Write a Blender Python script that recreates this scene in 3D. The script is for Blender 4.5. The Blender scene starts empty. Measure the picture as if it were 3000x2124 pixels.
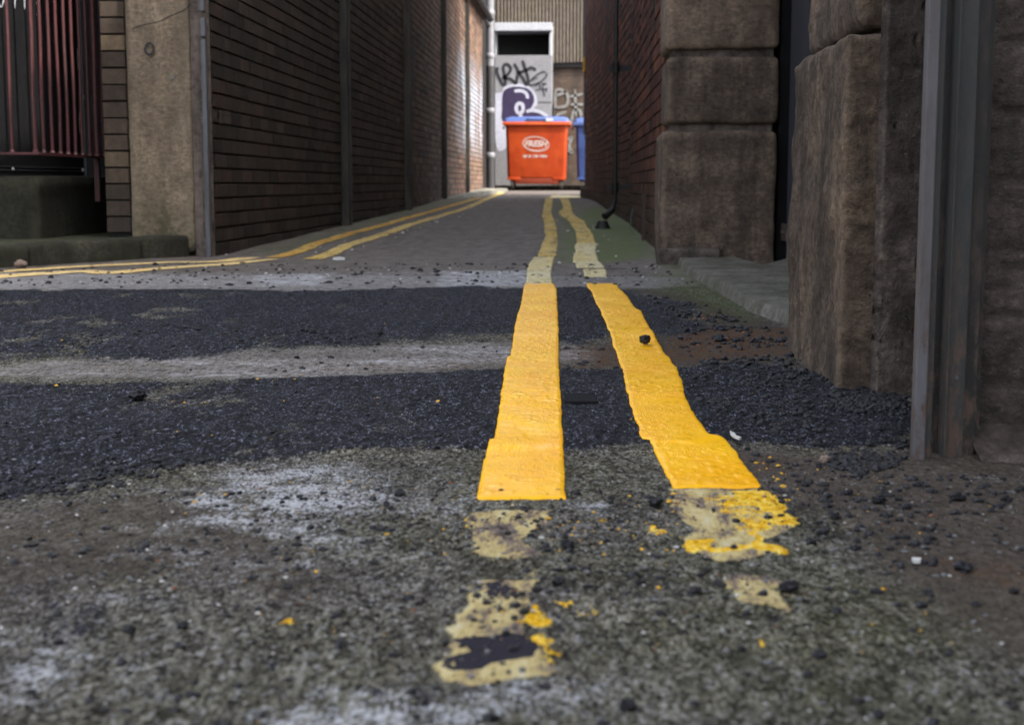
import bpy, bmesh, math, random
import numpy as np
from mathutils import Vector, Matrix

# ------------------------------------------------------------------ camera, sky, sun
sc = bpy.context.scene
CAMH = 0.36
PITCH, YAW = math.radians(7.127), math.radians(2.90)
cam_d = bpy.data.cameras.new('camera'); cam = bpy.data.objects.new('camera', cam_d)
sc.collection.objects.link(cam); sc.camera = cam
cam.location = (0, 0, CAMH); cam.rotation_euler = (math.pi/2 - PITCH, 0, YAW)
cam_d.sensor_width = 36; cam_d.lens = 50.0
cam_d.clip_start = 0.02; cam_d.clip_end = 500
cam_d.dof.use_dof = True; cam_d.dof.focus_distance = 2.75; cam_d.dof.aperture_fstop = 8.5

SUN_DIR = Vector((-0.88, 0.46, -1.10)).normalized()      # the way the light travels
world = bpy.data.worlds.new("World"); sc.world = world; world.use_nodes = True
wn = world.node_tree.nodes; wl = world.node_tree.links
sky = wn.new('ShaderNodeTexSky'); sky.sky_type = 'NISHITA'; sky.sun_disc = False
sky.sun_elevation = math.asin(-SUN_DIR.z)
sky.sun_rotation = math.atan2(-SUN_DIR.x, -SUN_DIR.y)
sky.air_density = 1.0; sky.dust_density = 4.0
hs = wn.new('ShaderNodeHueSaturation'); hs.inputs['Saturation'].default_value = 0.38   # thin white cloud over the blue
wl.new(sky.outputs[0], hs.inputs['Color']); wl.new(hs.outputs[0], wn['Background'].inputs[0]); wn['Background'].inputs[1].default_value = 0.15
sun_d = bpy.data.lights.new('sun', 'SUN'); sun_d.energy = 2.0; sun_d.angle = math.radians(1.2)
sun_d.color = (1.0, 0.93, 0.84)
sun = bpy.data.objects.new('sun', sun_d); sc.collection.objects.link(sun)
sun.rotation_euler = SUN_DIR.to_track_quat('-Z', 'Y').to_euler()
sc.view_settings.view_transform = 'Standard'; sc.view_settings.look = 'None'
sc.view_settings.exposure = 2.10; sc.view_settings.gamma = 1
sc.cycles.max_bounces = 6; sc.cycles.diffuse_bounces = 4

RM = Matrix.Rotation(YAW, 3, 'Z') @ Matrix.Rotation(math.pi/2 - PITCH, 3, 'X')
RMn = np.array(RM)
F = 4167.0
rnd = random.Random(7)

# ------------------------------------------------------------------ noise and ground heights
def vn(x, y, s=0):
    x = np.asarray(x, float); y = np.asarray(y, float)
    xi = np.floor(x); yi = np.floor(y); fx = x-xi; fy = y-yi
    xi = xi.astype(np.int64); yi = yi.astype(np.int64)
    def h(a, b):
        n = (a*374761393 + b*668265263 + s*1274126177) & 0xffffffff
        n = ((n ^ (n >> 13))*1274126177) & 0xffffffff
        n = ((n ^ (n >> 16))*2246822519) & 0xffffffff
        return ((n ^ (n >> 15)) & 0xffffff)/16777215.0
    fx = fx*fx*(3-2*fx); fy = fy*fy*(3-2*fy)
    return (h(xi, yi)*(1-fx)+h(xi+1, yi)*fx)*(1-fy) + (h(xi, yi+1)*(1-fx)+h(xi+1, yi+1)*fx)*fy

def fbm(x, y, s=0, o=4, g=0.5):
    t = 0; a = 1.0; n = 0
    for i in range(o):
        t = t + a*vn(x*2**i, y*2**i, s+i*17); n += a; a *= g
    return t/n

def sstep(a, b, x):
    t = np.clip((x-a)/(b-a), 0, 1); return t*t*(3-2*t)

ZY = [-50, 7.3, 10.8, 15.2, 18.6, 20.6, 24, 26, 80]
ZZ = [0, 0, .04, .10, .165, .19, .225, .235, .235]
def zg(Y): return np.interp(Y, ZY, ZZ)

def ray(px, py):
    v = RM @ Vector((px-1500, -(py-1062), -F)); return v.normalized()
def G(px, py, z=None):
    """point of the ground (or of the plane z) that photo pixel px,py shows"""
    d = ray(px, py); zz = 0.0 if z is None else z
    for _ in range(30):
        t = (zz-CAMH)/d.z if d.z < -1e-5 else 60/d.y
        if z is not None: break
        zz = 0.5*zz + 0.5*float(zg(d.y*t))
    return (d.x*t, d.y*t)
def W(px, py, Y):
    d = ray(px, py); t = Y/d.y
    return Vector((d.x*t, Y, CAMH+d.z*t))
def C(pts, ox=0, oy=0, s=1.0):
    return [(x/s+ox, y/s+oy) for x, y in pts]

def sdf(P, poly):
    """signed distance (negative inside) of Nx2 points to a world polygon"""
    n = len(poly); d = np.full(len(P), 1e9); ins = np.zeros(len(P), bool)
    for i in range(n):
        a = np.array(poly[i]); b = np.array(poly[(i+1) % n])
        e = b-a; w = P-a
        t = np.clip((w@e)/(e@e+1e-12), 0, 1)
        d = np.minimum(d, np.hypot(w[:, 0]-t*e[0], w[:, 1]-t*e[1]))
        c = ((a[1] <= P[:, 1]) & (b[1] > P[:, 1])) | ((b[1] <= P[:, 1]) & (a[1] > P[:, 1]))
        xx = a[0] + (P[:, 1]-a[1])*(e[0]/(e[1] if abs(e[1]) > 1e-9 else 1e-9))
        ins ^= c & (P[:, 0] < xx)
    return np.where(ins, -d, d)

def region(P, px_poly, warp, soft, seed, ws=8.0):
    """soft-edged ragged region on the ground, 0..1"""
    poly = [G(x, y) for x, y in px_poly]
    pa = np.array(poly); m = 3*warp+soft+.05
    out = np.zeros(len(P))
    k = (P[:, 0] > pa[:, 0].min()-m) & (P[:, 0] < pa[:, 0].max()+m) & (P[:, 1] > pa[:, 1].min()-m) & (P[:, 1] < pa[:, 1].max()+m)
    Q = P[k]
    if not len(Q): return out
    q = np.stack([Q[:, 0] + warp*2*(fbm(Q[:, 0]*ws, Q[:, 1]*ws, seed, 5, .6)-.5),
                  Q[:, 1] + warp*2*(fbm(Q[:, 0]*ws, Q[:, 1]*ws, seed+9, 5, .6)-.5)], 1)
    out[k] = 1-sstep(-soft, soft, sdf(q, poly))
    return out

OV = 1.3078   # overview picture to photo pixels
def O(pts): return [(x*OV, y*OV) for x, y in pts]

R_TAR_A = O([(-250, 655), (300, 649), (700, 650), (1060, 641), (1180, 648), (1310, 643), (1420, 652), (1560, 690), (1600, 740), (1500, 760), (1380, 752), (1280, 772), (1130, 752), (1000, 752), (930, 772), (800, 778), (560, 784), (420, 806), (300, 815), (180, 800), (-250, 822)])
R_TAR_B = O([(-300, 862), (200, 858), (500, 850), (760, 842), (1130, 826), (1400, 826), (1560, 822), (1680, 812), (1800, 835), (1900, 850), (2045, 880), (2045, 1000), (1900, 1010), (1660, 992), (1560, 1003), (1440, 1000), (1240, 1008), (1080, 1012), (860, 1010), (640, 1025), (420, 1050), (200, 1085), (60, 1120), (-300, 1150)])
R_CEM = O([(-250, 826), (0, 822), (120, 812), (230, 806), (420, 788), (640, 782), (800, 778), (1130, 768), (1300, 778), (1300, 812), (1130, 822), (820, 838), (560, 848), (330, 842), (100, 840), (-250, 846)])
R_ZONE3 = O([(-400, 585), (560, 578), (1230, 585), (1500, 585), (1560, 640), (1300, 650), (700, 655), (-400, 650)])
R_DUST = [(O([(430, 1060), (760, 1030), (930, 1070), (900, 1130), (1080, 1120), (1090, 1150), (840, 1170), (740, 1230), (600, 1250), (520, 1200), (380, 1180)]), .85),
          (O([(330, 1150), (620, 1160), (660, 1230), (340, 1240)]), .55),
          (O([(300, 1060), (800, 1020), (1090, 1060), (1080, 1200), (900, 1300), (400, 1330), (200, 1250)]), .42),
          (O([(-200, 1380), (500, 1340), (500, 1640), (-200, 1640)]), .38),
          (O([(400, 1570), (900, 1530), (1560, 1530), (1560, 1660), (300, 1720)]), .5),
          (O([(-300, 1040), (300, 1040), (200, 1200), (-300, 1300)]), .25),
          (O([(560, 1200), (900, 1190), (880, 1300), (640, 1290)]), .55),
          (O([(-120, 1440), (180, 1430), (250, 1480), (210, 1560), (-120, 1600)]), .8),
          (O([(520, 1590), (800, 1560), (1200, 1540), (1440, 1555), (1420, 1590), (1160, 1625), (800, 1680), (480, 1700)]), .98),
          (O([(180, 1320), (430, 1290), (560, 1260), (600, 1280), (380, 1350), (200, 1365)]), .7),
          (O([(830, 1140), (1060, 1120), (1075, 1150), (880, 1165)]), .8),
          (O([(1180, 1130), (1270, 1128), (1360, 1150), (1370, 1172), (1230, 1165)]), .7),
          (O([(1260, 1350), (1440, 1340), (1450, 1370), (1340, 1400)]), .55),
          (O([(1360, 1150), (1400, 1140), (1440, 1160), (1390, 1170)]), .5),
          (O([(420, 832), (1120, 822), (1100, 850), (640, 870), (300, 850)]), .45),
          (O([(-200, 612), (1200, 606), (1180, 640), (-200, 645)]), .5),
          (O([(540, 615), (740, 612), (760, 640), (560, 642)]), .8),
          (O([(960, 606), (1240, 606), (1240, 640), (980, 650)]), .85),
          (O([(2080, 1060), (2290, 1060), (2290, 1090), (2100, 1085)]), .5),
          (O([(2180, 1000), (2300, 1010), (2300, 1070), (2240, 1060)]), .6)]
R_RUST = [(O([(1560, 740), (1780, 735), (1790, 790), (1640, 800), (1500, 815), (1490, 770)]), .9),
          (O([(1240, 778), (1400, 775), (1410, 820), (1250, 822)]), .8),
          (O([(700, 820), (1130, 800), (1130, 822), (700, 838)]), .35),
          (O([(1660, 1020), (1780, 1030), (1720, 1050)]), .5),
          (O([(2080, 1270), (2300, 1275), (2300, 1330), (2120, 1300)]), .6)]
R_SOIL = O([(1500, 655), (1790, 740), (1800, 830), (1660, 815), (1560, 822), (1300, 820), (1300, 775), (1420, 750), (1600, 740), (1560, 690), (1430, 650)])
R_BROWN = O([(1640, 1015), (2050, 1010), (2400, 1040), (2400, 1500), (2150, 1420), (1960, 1290), (1850, 1180), (1720, 1110)])
R_MAUVE = O([(120, 1130), (400, 1100), (700, 1180), (640, 1330), (340, 1300), (80, 1350), (-150, 1400), (-150, 1150)])
R_BLUE = O([(-100, 1330), (120, 1310), (250, 1390), (160, 1450), (-100, 1440)])
s2 = lambda p: C(p, 1200, 1400, 1.912)
R_CREAM = [(s2([(430, 130), (840, 130), (800, 500), (760, 800), (840, 1120), (560, 1190), (160, 1180), (250, 800), (330, 400)]), .50),
           (s2([(1440, 80), (1980, 80), (2200, 300), (2120, 480), (2250, 800), (2100, 830), (1700, 640), (1500, 420)]), .46),
           (s2([(330, 205), (800, 195), (760, 260), (700, 300), (640, 380), (780, 440), (600, 490), (470, 485), (330, 430), (330, 330)]), .95),
           (s2([(430, 135), (810, 130), (800, 168), (440, 175)]), .5),
           (s2([(370, 592), (700, 588), (720, 640), (660, 760), (700, 900), (720, 1000), (780, 1070), (830, 1110), (600, 1160), (340, 1180), (210, 1160), (150, 1090), (180, 960), (235, 800), (280, 710)]), .97),
           (s2([(1450, 80), (1975, 80), (2060, 180), (2190, 290), (2000, 390), (2110, 440), (1900, 480), (1680, 500), (1530, 430), (1560, 300), (1490, 230), (1440, 130)]), .95),
           (s2([(1700, 560), (1980, 570), (2180, 625), (2050, 660), (2110, 720), (2200, 800), (2050, 770), (1830, 720), (1720, 640)]), .85),
           (s2([(1680, 450), (1850, 450), (1860, 500), (1700, 505)]), .6)]
R_YEL = [(s2([(1810, 100), (2010, 95), (2140, 170), (2200, 300), (2060, 300), (1950, 330), (1880, 290), (2100, 240), (1960, 190), (1740, 200)]), 1.0), (s2([(1640, 130), (1800, 120), (2150, 260), (2100, 330), (1960, 340), (1800, 330), (1760, 240)]), .62), (s2([(1450, 90), (1700, 85), (1690, 130), (1480, 130)]), .4),
         (s2([(1540, 370), (1680, 375), (1720, 420), (1880, 410), (1890, 340), (2010, 330), (1980, 390), (2110, 420), (2090, 460), (1900, 440), (1760, 450), (1520, 440)]), .95),
         (s2([(530, 830), (680, 740), (740, 730), (780, 850), (700, 870), (560, 850)]), .8),
         (s2([(700, 890), (760, 900), (860, 960), (820, 1090), (740, 1060), (710, 960)]), .75),
         (s2([(780, 710), (930, 705), (940, 745), (820, 765)]), .7),
         (s2([(960, 750), (1060, 755), (1060, 800), (980, 790)]), .6),
         (s2([(290, 240), (370, 240), (350, 300), (300, 310)]), .7),
         (s2([(350, 440), (520, 475), (640, 465), (630, 490), (470, 495), (340, 455)]), .5),
         (s2([(1360, 285), (1450, 290), (1440, 330), (1350, 325)]), .7),
         (s2([(950, 345), (1020, 345), (1010, 385), (950, 380)]), .6),
         (s2([(1880, 930), (2020, 920), (2010, 970), (1880, 985)]), .55),
         (s2([(1000, 230), (1140, 225), (1120, 280), (990, 280)]), .5),
         (s2([(150, 60), (400, 90), (400, 125), (160, 110)]), .22),
         (O([(620, 1392), (665, 1385), (660, 1408), (610, 1412)]), .7),
         (O([(1310, 1140), (1345, 1140), (1340, 1165), (1315, 1165)]), .4),
         (s2([(1990, 60), (2200, 60), (2230, 140), (2050, 130)]), .25),
         (s2([(1500, 810), (1600, 810), (1580, 850), (1500, 845)]), .4)]
R_BLACKP = [(s2([(225, 935), (420, 920), (560, 900), (680, 905), (725, 970), (700, 1040), (600, 1055), (470, 1075), (400, 1110), (250, 1110), (170, 1090), (180, 1040), (330, 1000), (320, 975)]), 1.0),
            (s2([(380, 620), (520, 600), (560, 640), (700, 680), (640, 760), (480, 800), (380, 800), (440, 740), (340, 700)]), .8),
            (s2([(430, 215), (650, 200), (700, 260), (560, 290), (380, 270)]), .7),
            (s2([(370, 820), (480, 830), (440, 860), (370, 850)]), .6),
            (s2([(1530, 90), (1800, 90), (1700, 200), (1540, 200)]), .45),
            (s2([(500, 395), (700, 395), (620, 415), (480, 410)]), .5),
            (s2([(1560, 235), (1610, 235), (1600, 260), (1555, 262)]), .9),
            ([(1680, 788), (1720, 786), (1775, 785), (1835, 783), (1835, 788), (1780, 790), (1720, 791), (1682, 792)], 1.), ([(1545, 775), (1575, 778), (1625, 777), (1625, 782), (1575, 783), (1545, 780)], 1.),
            (O([(520, 1550), (1000, 1545), (1480, 1530), (1480, 1550), (1000, 1568), (540, 1580)]), .6)]
R_MOSS = [(O([(1330, 462), (1420, 480), (1475, 575), (1330, 590), (1250, 590), (1255, 500)]), .95),
          (O([(1225, 450), (1300, 455), (1320, 580), (1240, 588)]), .4),
          (O([(560, 566), (1000, 436), (1130, 428), (900, 500), (640, 575)]), .35),
          (O([(1480, 590), (1560, 600), (1700, 700), (1640, 720), (1480, 640)]), .5),
          (O([(1450, 1180), (1900, 1200), (2300, 1450), (2300, 1700), (1200, 1700), (1500, 1400)]), .08)]

c7 = lambda rows: [(y/2.165+750, l/2.165+1350, r/2.165+1350) for y, l, r in rows]
ROWS_L = c7([(183, 408, 590), (230, 397, 608), (310, 384, 611), (380, 364, 614), (450, 345, 618), (520, 333, 620), (580, 326, 620), (600, 320, 620), (630, 318, 621), (640, 298, 621), (700, 284, 622), (800, 271, 626), (890, 256, 630), (950, 250, 635), (1020, 243, 640), (1100, 231, 643), (1160, 220, 650), (1178, 216, 652), (1184, 212, 651), (1188, 182, 651), (1215, 172, 653), (1290, 156, 650), (1300, 148, 655), (1370, 137, 656), (1400, 130, 660), (1480, 117, 657), (1535, 110, 662), (1556, 104, 662)])
ROWS_R = c7([(180, 798, 990), (208, 806, 1000), (235, 828, 1022), (270, 845, 1060), (310, 862, 1085), (350, 885, 1112), (365, 886, 1140), (420, 912, 1165), (480, 935, 1205), (500, 950, 1222), (560, 965, 1262), (600, 985, 1280), (645, 995, 1320), (680, 1010, 1338), (712, 1026, 1368), (760, 1032, 1380), (800, 1042, 1398), (860, 1050, 1412), (905, 1062, 1420), (950, 1072, 1440), (1000, 1090, 1458), (1050, 1102, 1492), (1100, 1126, 1530), (1140, 1136, 1562), (1158, 1142, 1580), (1164, 1146, 1640), (1175, 1150, 1672), (1182, 1196, 1680), (1220, 1218, 1708), (1250, 1232, 1740), (1300, 1262, 1772), (1350, 1284, 1812), (1400, 1306, 1850), (1440, 1325, 1880), (1486, 1342, 1905), (1491, 1344, 1890)])
P_LINES = [[(l-4, y) for y, l, r in rw]+[(r+4, y) for y, l, r in rw[::-1]] for rw in (ROWS_L, ROWS_R)]

def masks(X, Y):
    P = np.stack([X, Y], 1)
    r = lambda poly, w, s, sd, ws=8.0: region(P, poly, w, s, sd, ws)
    tar = np.maximum(r(R_TAR_A, .10, .10, 1, 4), np.maximum(r(R_TAR_B, .045, .022, 2, 5), .55*r(R_TAR_B, .09, .07, 3, 9)))
    # crumbly holes and wear in the tar towards the left and the edges
    hole = sstep(.52, .72, fbm(X*7, Y*4, 31, 6, .68))
    tar = tar*(1-.50*hole*sstep(.3, -1.2, X))*(1-.18*hole)
    dust = np.zeros_like(X)
    for i, (p, a) in enumerate(R_DUST): dust = np.maximum(dust, a*np.maximum(.80*r(p, .06, .075, 40+i, 7), .62*r(p, .13, .17, 60+i, 5)))
    cem = r(R_CEM, .08, .06, 70, 5)*(.45+.55*sstep(.36, .62, fbm(X*3.1, Y*7, 88, 5, .6)))*(.55+.45*sstep(-2.4, -1.0, X)); dust = np.maximum(dust, cem*.45)
    rust = np.zeros_like(X)
    for i, (p, a) in enumerate(R_RUST): rust = np.maximum(rust, a*r(p, .05, .04, 80+i, 6))
    moss = np.zeros_like(X)
    for i, (p, a) in enumerate(R_MOSS): moss = np.maximum(moss, a*r(p, .06, .12, 90+i, 3))
    cream = np.zeros_like(X); yel = np.zeros_like(X); blk = np.zeros_like(X)
    for i, (p, a) in enumerate(R_CREAM): cream = np.maximum(cream, a*r(p, .013, .010, 110+i, 22))
    for i, (p, a) in enumerate(R_YEL): yel = np.maximum(yel, a*np.maximum(r(p, .016, .008, 130+i, 30), .55*r(p, .035, .028, 230+i, 24)))
    for i, (p, a) in enumerate(R_BLACKP): blk = np.maximum(blk, a*r(p, .004, .003, 150+i, 40))
    brown = np.maximum.reduce([r(R_BROWN, .06, .06, 170, 5), .75*r(R_MAUVE, .08, .08, 171, 4), r(R_SOIL, .05, .04, 173, 6), cem*0])
    alley = sstep(5.55, 5.75, Y + .1*(fbm(X*3, Y*3, 77)-.5) + .05*X)
    z3 = r(R_ZONE3, .06, .05, 172, 4)*(1-alley)
    blue = r(R_BLUE, .05, .03, 174, 6)
    tar = np.maximum(tar, blue*.42)
    return tar, dust, moss, rust, cream, yel, blk, alley, brown, z3, cem

def height(X, Y, m=None, micro=True):
    X = np.atleast_1d(np.asarray(X, float)); Y = np.atleast_1d(np.asarray(Y, float))
    if m is None: m = masks(X, Y)
    tar, dust, moss, rust, cream, yel, blk, alley, brown, z3, cem = m
    h = zg(Y) + .010*(fbm(X*1.1, Y*1.6, 5, 3)-.5) + .004*(fbm(X*5, Y*5, 6, 3)-.5)
    h = h + .0042*tar + .002*(cream+yel)
    if micro:
        h0 = h; PP_ = np.stack([X, Y], 1)
        ln = np.maximum(region(PP_, P_LINES[0], 0, .006, 0), region(PP_, P_LINES[1], 0, .006, 0))
        near = 1-sstep(4, 9, Y)
        g = vn(X*260, Y*180, 11)*.5 + vn(X*120, Y*90, 12)
        rough = 1-.8*np.maximum(blk, cream*.6) - .55*brown
        h = h + near*rough*.0014*(g-.75)
        h = h + near*tar*.0024*(np.maximum(0, vn(X*75, Y*40, 13)-.45)*2)
        h = h + (1-sstep(3.5, 6, Y))*(.35+.65*tar)*(1-.9*np.maximum(blk, cream))*.0019*(vn(X*310/np.maximum(.7, Y/2.6), Y*90/np.maximum(.6, (Y/2.6)**2), 15)-.5)
        h = h0 + (h-h0)*(1-ln)
        h = h + near*(1-.7*brown)*.0016*(fbm(X*30, Y*30, 14, 2)-.5)
    return h

# ------------------------------------------------------------------ helpers
def set_props(o, label=None, cat=None, group=None, kind=None):
    if label: o['label'] = label
    if cat: o['category'] = cat
    if group: o['group'] = group
    if kind: o['kind'] = kind
    return o

def empty(name, label, cat, loc=(0, 0, 0), group=None):
    o = bpy.data.objects.new(name, None); sc.collection.objects.link(o)
    o.location = loc; o.empty_display_size = .1
    return set_props(o, label, cat, group)

def link_mesh(name, me, mat=None, parent=None):
    o = bpy.data.objects.new(name, me); sc.collection.objects.link(o)
    if mat: me.materials.append(mat)
    if parent is not None:
        o.parent = parent
        if parent.type == 'EMPTY': o.matrix_parent_inverse = Matrix.Translation(parent.location).inverted()
    return o

def from_data(name, verts, faces, mat=None, parent=None, smooth=False):
    me = bpy.data.meshes.new(name); me.from_pydata([tuple(v) for v in verts], [], faces)
    if smooth: me.polygons.foreach_set('use_smooth', [True]*len(me.polygons))
    return link_mesh(name, me, mat, parent)

def from_arrays(name, V, Q, mat=None, parent=None, smooth=True):
    me = bpy.data.meshes.new(name)
    V = np.asarray(V, np.float32); Q = np.asarray(Q, np.int32)
    n = Q.shape[1]
    me.vertices.add(len(V)); me.vertices.foreach_set('co', V.ravel())
    me.loops.add(Q.size); me.loops.foreach_set('vertex_index', Q.ravel())
    me.polygons.add(len(Q)); me.polygons.foreach_set('loop_start', np.arange(0, Q.size, n, dtype=np.int32))
    me.polygons.foreach_set('use_smooth', np.full(len(Q), smooth))
    me.update(calc_edges=True); me.validate()
    return link_mesh(name, me, mat, parent)

class MB:
    def __init__(s): s.v = []; s.f = []
    def quad(s, *p):
        n = len(s.v); s.v += [tuple(q) for q in p]; s.f.append(tuple(range(n, n+len(p))))
    def box(s, x0, x1, y0, y1, z0, z1):
        n = len(s.v)
        s.v += [(x, y, z) for z in (z0, z1) for y in (y0, y1) for x in (x0, x1)]
        s.f += [tuple(n+i for i in f) for f in ((0, 2, 3, 1), (4, 5, 7, 6), (0, 1, 5, 4), (2, 6, 7, 3), (0, 4, 6, 2), (1, 3, 7, 5))]
    def prism(s, plan, z0, z1):
        n = len(s.v); k = len(plan)
        s.v += [(x, y, z0) for x, y in plan] + [(x, y, z1) for x, y in plan]
        s.f.append(tuple(n+i for i in range(k))[::-1]); s.f.append(tuple(n+k+i for i in range(k)))
        for i in range(k):
            j = (i+1) % k; s.f.append((n+i, n+j, n+k+j, n+k+i))
    def tube(s, pts, r, seg=14, cap=True):
        pts = [Vector(p) for p in pts]; n = len(s.v); rs = r if isinstance(r, (list, tuple)) else [r]*len(pts)
        for i, p in enumerate(pts):
            d = (pts[min(i+1, len(pts)-1)]-pts[max(i-1, 0)]).normalized()
            a = d.orthogonal().normalized() if i == 0 else (pa - d*pa.dot(d)).normalized()
            pa = a; b = d.cross(a)
            for k in range(seg):
                t = 2*math.pi*k/seg
                s.v.append(tuple(p + (a*math.cos(t)+b*math.sin(t))*rs[i]))
        for i in range(len(pts)-1):
            for k in range(seg):
                k2 = (k+1) % seg
                s.f.append((n+i*seg+k, n+i*seg+k2, n+(i+1)*seg+k2, n+(i+1)*seg+k))
        if cap:
            s.f.append(tuple(n+k for k in range(seg))[::-1]); e = n+(len(pts)-1)*seg
            s.f.append(tuple(e+k for k in range(seg)))
    def build(s, name, mat, parent=None, smooth=False, bevel=0):
        o = from_data(name, s.v, s.f, mat, parent)
        bm = bmesh.new(); bm.from_mesh(o.data); bmesh.ops.recalc_face_normals(bm, faces=bm.faces)
        if bevel: bmesh.ops.bevel(bm, geom=[e for e in bm.edges if e.is_manifold and e.calc_face_angle(0) > .6], offset=bevel, segments=2, affect='EDGES', profile=.6)
        bm.to_mesh(o.data); bm.free()
        if smooth:
            o.data.polygons.foreach_set('use_smooth', [True]*len(o.data.polygons))
            try: o.data.set_sharp_from_angle(angle=math.radians(40))
            except Exception: pass
        return o

# ------------------------------------------------------------------ materials
class NT:
    def __init__(s, name):
        s.m = bpy.data.materials.new(name); s.m.use_nodes = True
        s.n = s.m.node_tree.nodes; s.l = s.m.node_tree.links; s.b = s.n['Principled BSDF']
        s.pos = s.n.new('ShaderNodeNewGeometry').outputs['Position']
    def set(s, sock, v):
        if hasattr(v, 'links'): s.l.new(v, sock)
        elif isinstance(v, (tuple, list)) and len(v) == 3 and sock.type == 'RGBA': sock.default_value = (*v, 1)
        else: sock.default_value = v
    def map(s, sx, sy=None, sz=None, src=None, loc=(0, 0, 0)):
        m = s.n.new('ShaderNodeMapping'); s.l.new(src or s.pos, m.inputs[0])
        m.inputs['Scale'].default_value = (sx, sy if sy is not None else sx, sz if sz is not None else sx)
        m.inputs['Location'].default_value = loc
        return m.outputs[0]
    def noise(s, vec, scale, detail=4, rough=.6, dist=0):
        n = s.n.new('ShaderNodeTexNoise'); s.l.new(vec, n.inputs['Vector'])
        n.inputs['Scale'].default_value = scale; n.inputs['Detail'].default_value = detail
        n.inputs['Roughness'].default_value = rough; n.inputs['Distortion'].default_value = dist
        return n.outputs[0]
    def voro(s, vec, scale, out='Color', rand=1):
        n = s.n.new('ShaderNodeTexVoronoi'); s.l.new(vec, n.inputs['Vector']); n.inputs['Scale'].default_value = scale
        return n.outputs[out]
    def ramp(s, fac, stops):
        r = s.n.new('ShaderNodeValToRGB'); s.set(r.inputs[0], fac); e = r.color_ramp.elements
        while len(e) < len(stops): e.new(.5)
        for i, (p, c) in enumerate(stops):
            e[i].position = p; e[i].color = (c, c, c, 1) if not isinstance(c, tuple) else (*c, 1)
        return r.outputs[0]
    def mix(s, f, a, b, mode='MIX'):
        m = s.n.new('ShaderNodeMix'); m.data_type = 'RGBA'; m.blend_type = mode
        s.set(m.inputs[0], f); s.set(m.inputs[6], a); s.set(m.inputs[7], b); return m.outputs[2]
    def math(s, op, a, b=0.0, clamp=False):
        m = s.n.new('ShaderNodeMath'); m.operation = op; m.use_clamp = clamp
        s.set(m.inputs[0], a); s.set(m.inputs[1], b); return m.outputs[0]
    def attr(s, name):
        a = s.n.new('ShaderNodeAttribute'); a.attribute_name = name; return a
    def sep(s, c):
        m = s.n.new('ShaderNodeSeparateColor'); s.l.new(c, m.inputs[0]); return m.outputs
    def xyz(s):
        m = s.n.new('ShaderNodeSeparateXYZ'); s.l.new(s.pos, m.inputs[0]); return m.outputs
    def bump(s, h, strength, dist):
        b = s.n.new('ShaderNodeBump'); s.set(b.inputs['Strength'], strength); b.inputs['Distance'].default_value = dist
        s.set(b.inputs['Height'], h); s.l.new(b.outputs[0], s.b.inputs['Normal'])
    def out(s, col, rough=.8, spec=.4, metal=0):
        s.set(s.b.inputs['Base Color'], col); s.set(s.b.inputs['Roughness'], rough)
        s.set(s.b.inputs['Specular IOR Level'], spec); s.b.inputs['Metallic'].default_value = metal
        return s.m

def simple(name, col, col2=None, sc_=12, rough=.7, spec=.4, metal=0, bump=.3, bscale=60, stretch=(1, 1, 1), dist=.003, lo=.35, hi=.7):
    t = NT(name); v = t.map(*stretch)
    n = t.noise(v, sc_, 6, .65)
    c = t.mix(t.ramp(n, [(lo, 0.0), (hi, 1.0)]), col, col2 or tuple(x*.6 for x in col))
    f = t.noise(v, sc_*9, 3, .6)
    c = t.mix(.5, c, t.mix(1, c, t.ramp(f, [(.3, .55), (.75, 1.35)]), 'MULTIPLY'))
    t.bump(t.noise(v, bscale, 5, .65), bump, dist)
    return t.out(c, rough, spec, metal)

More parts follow.
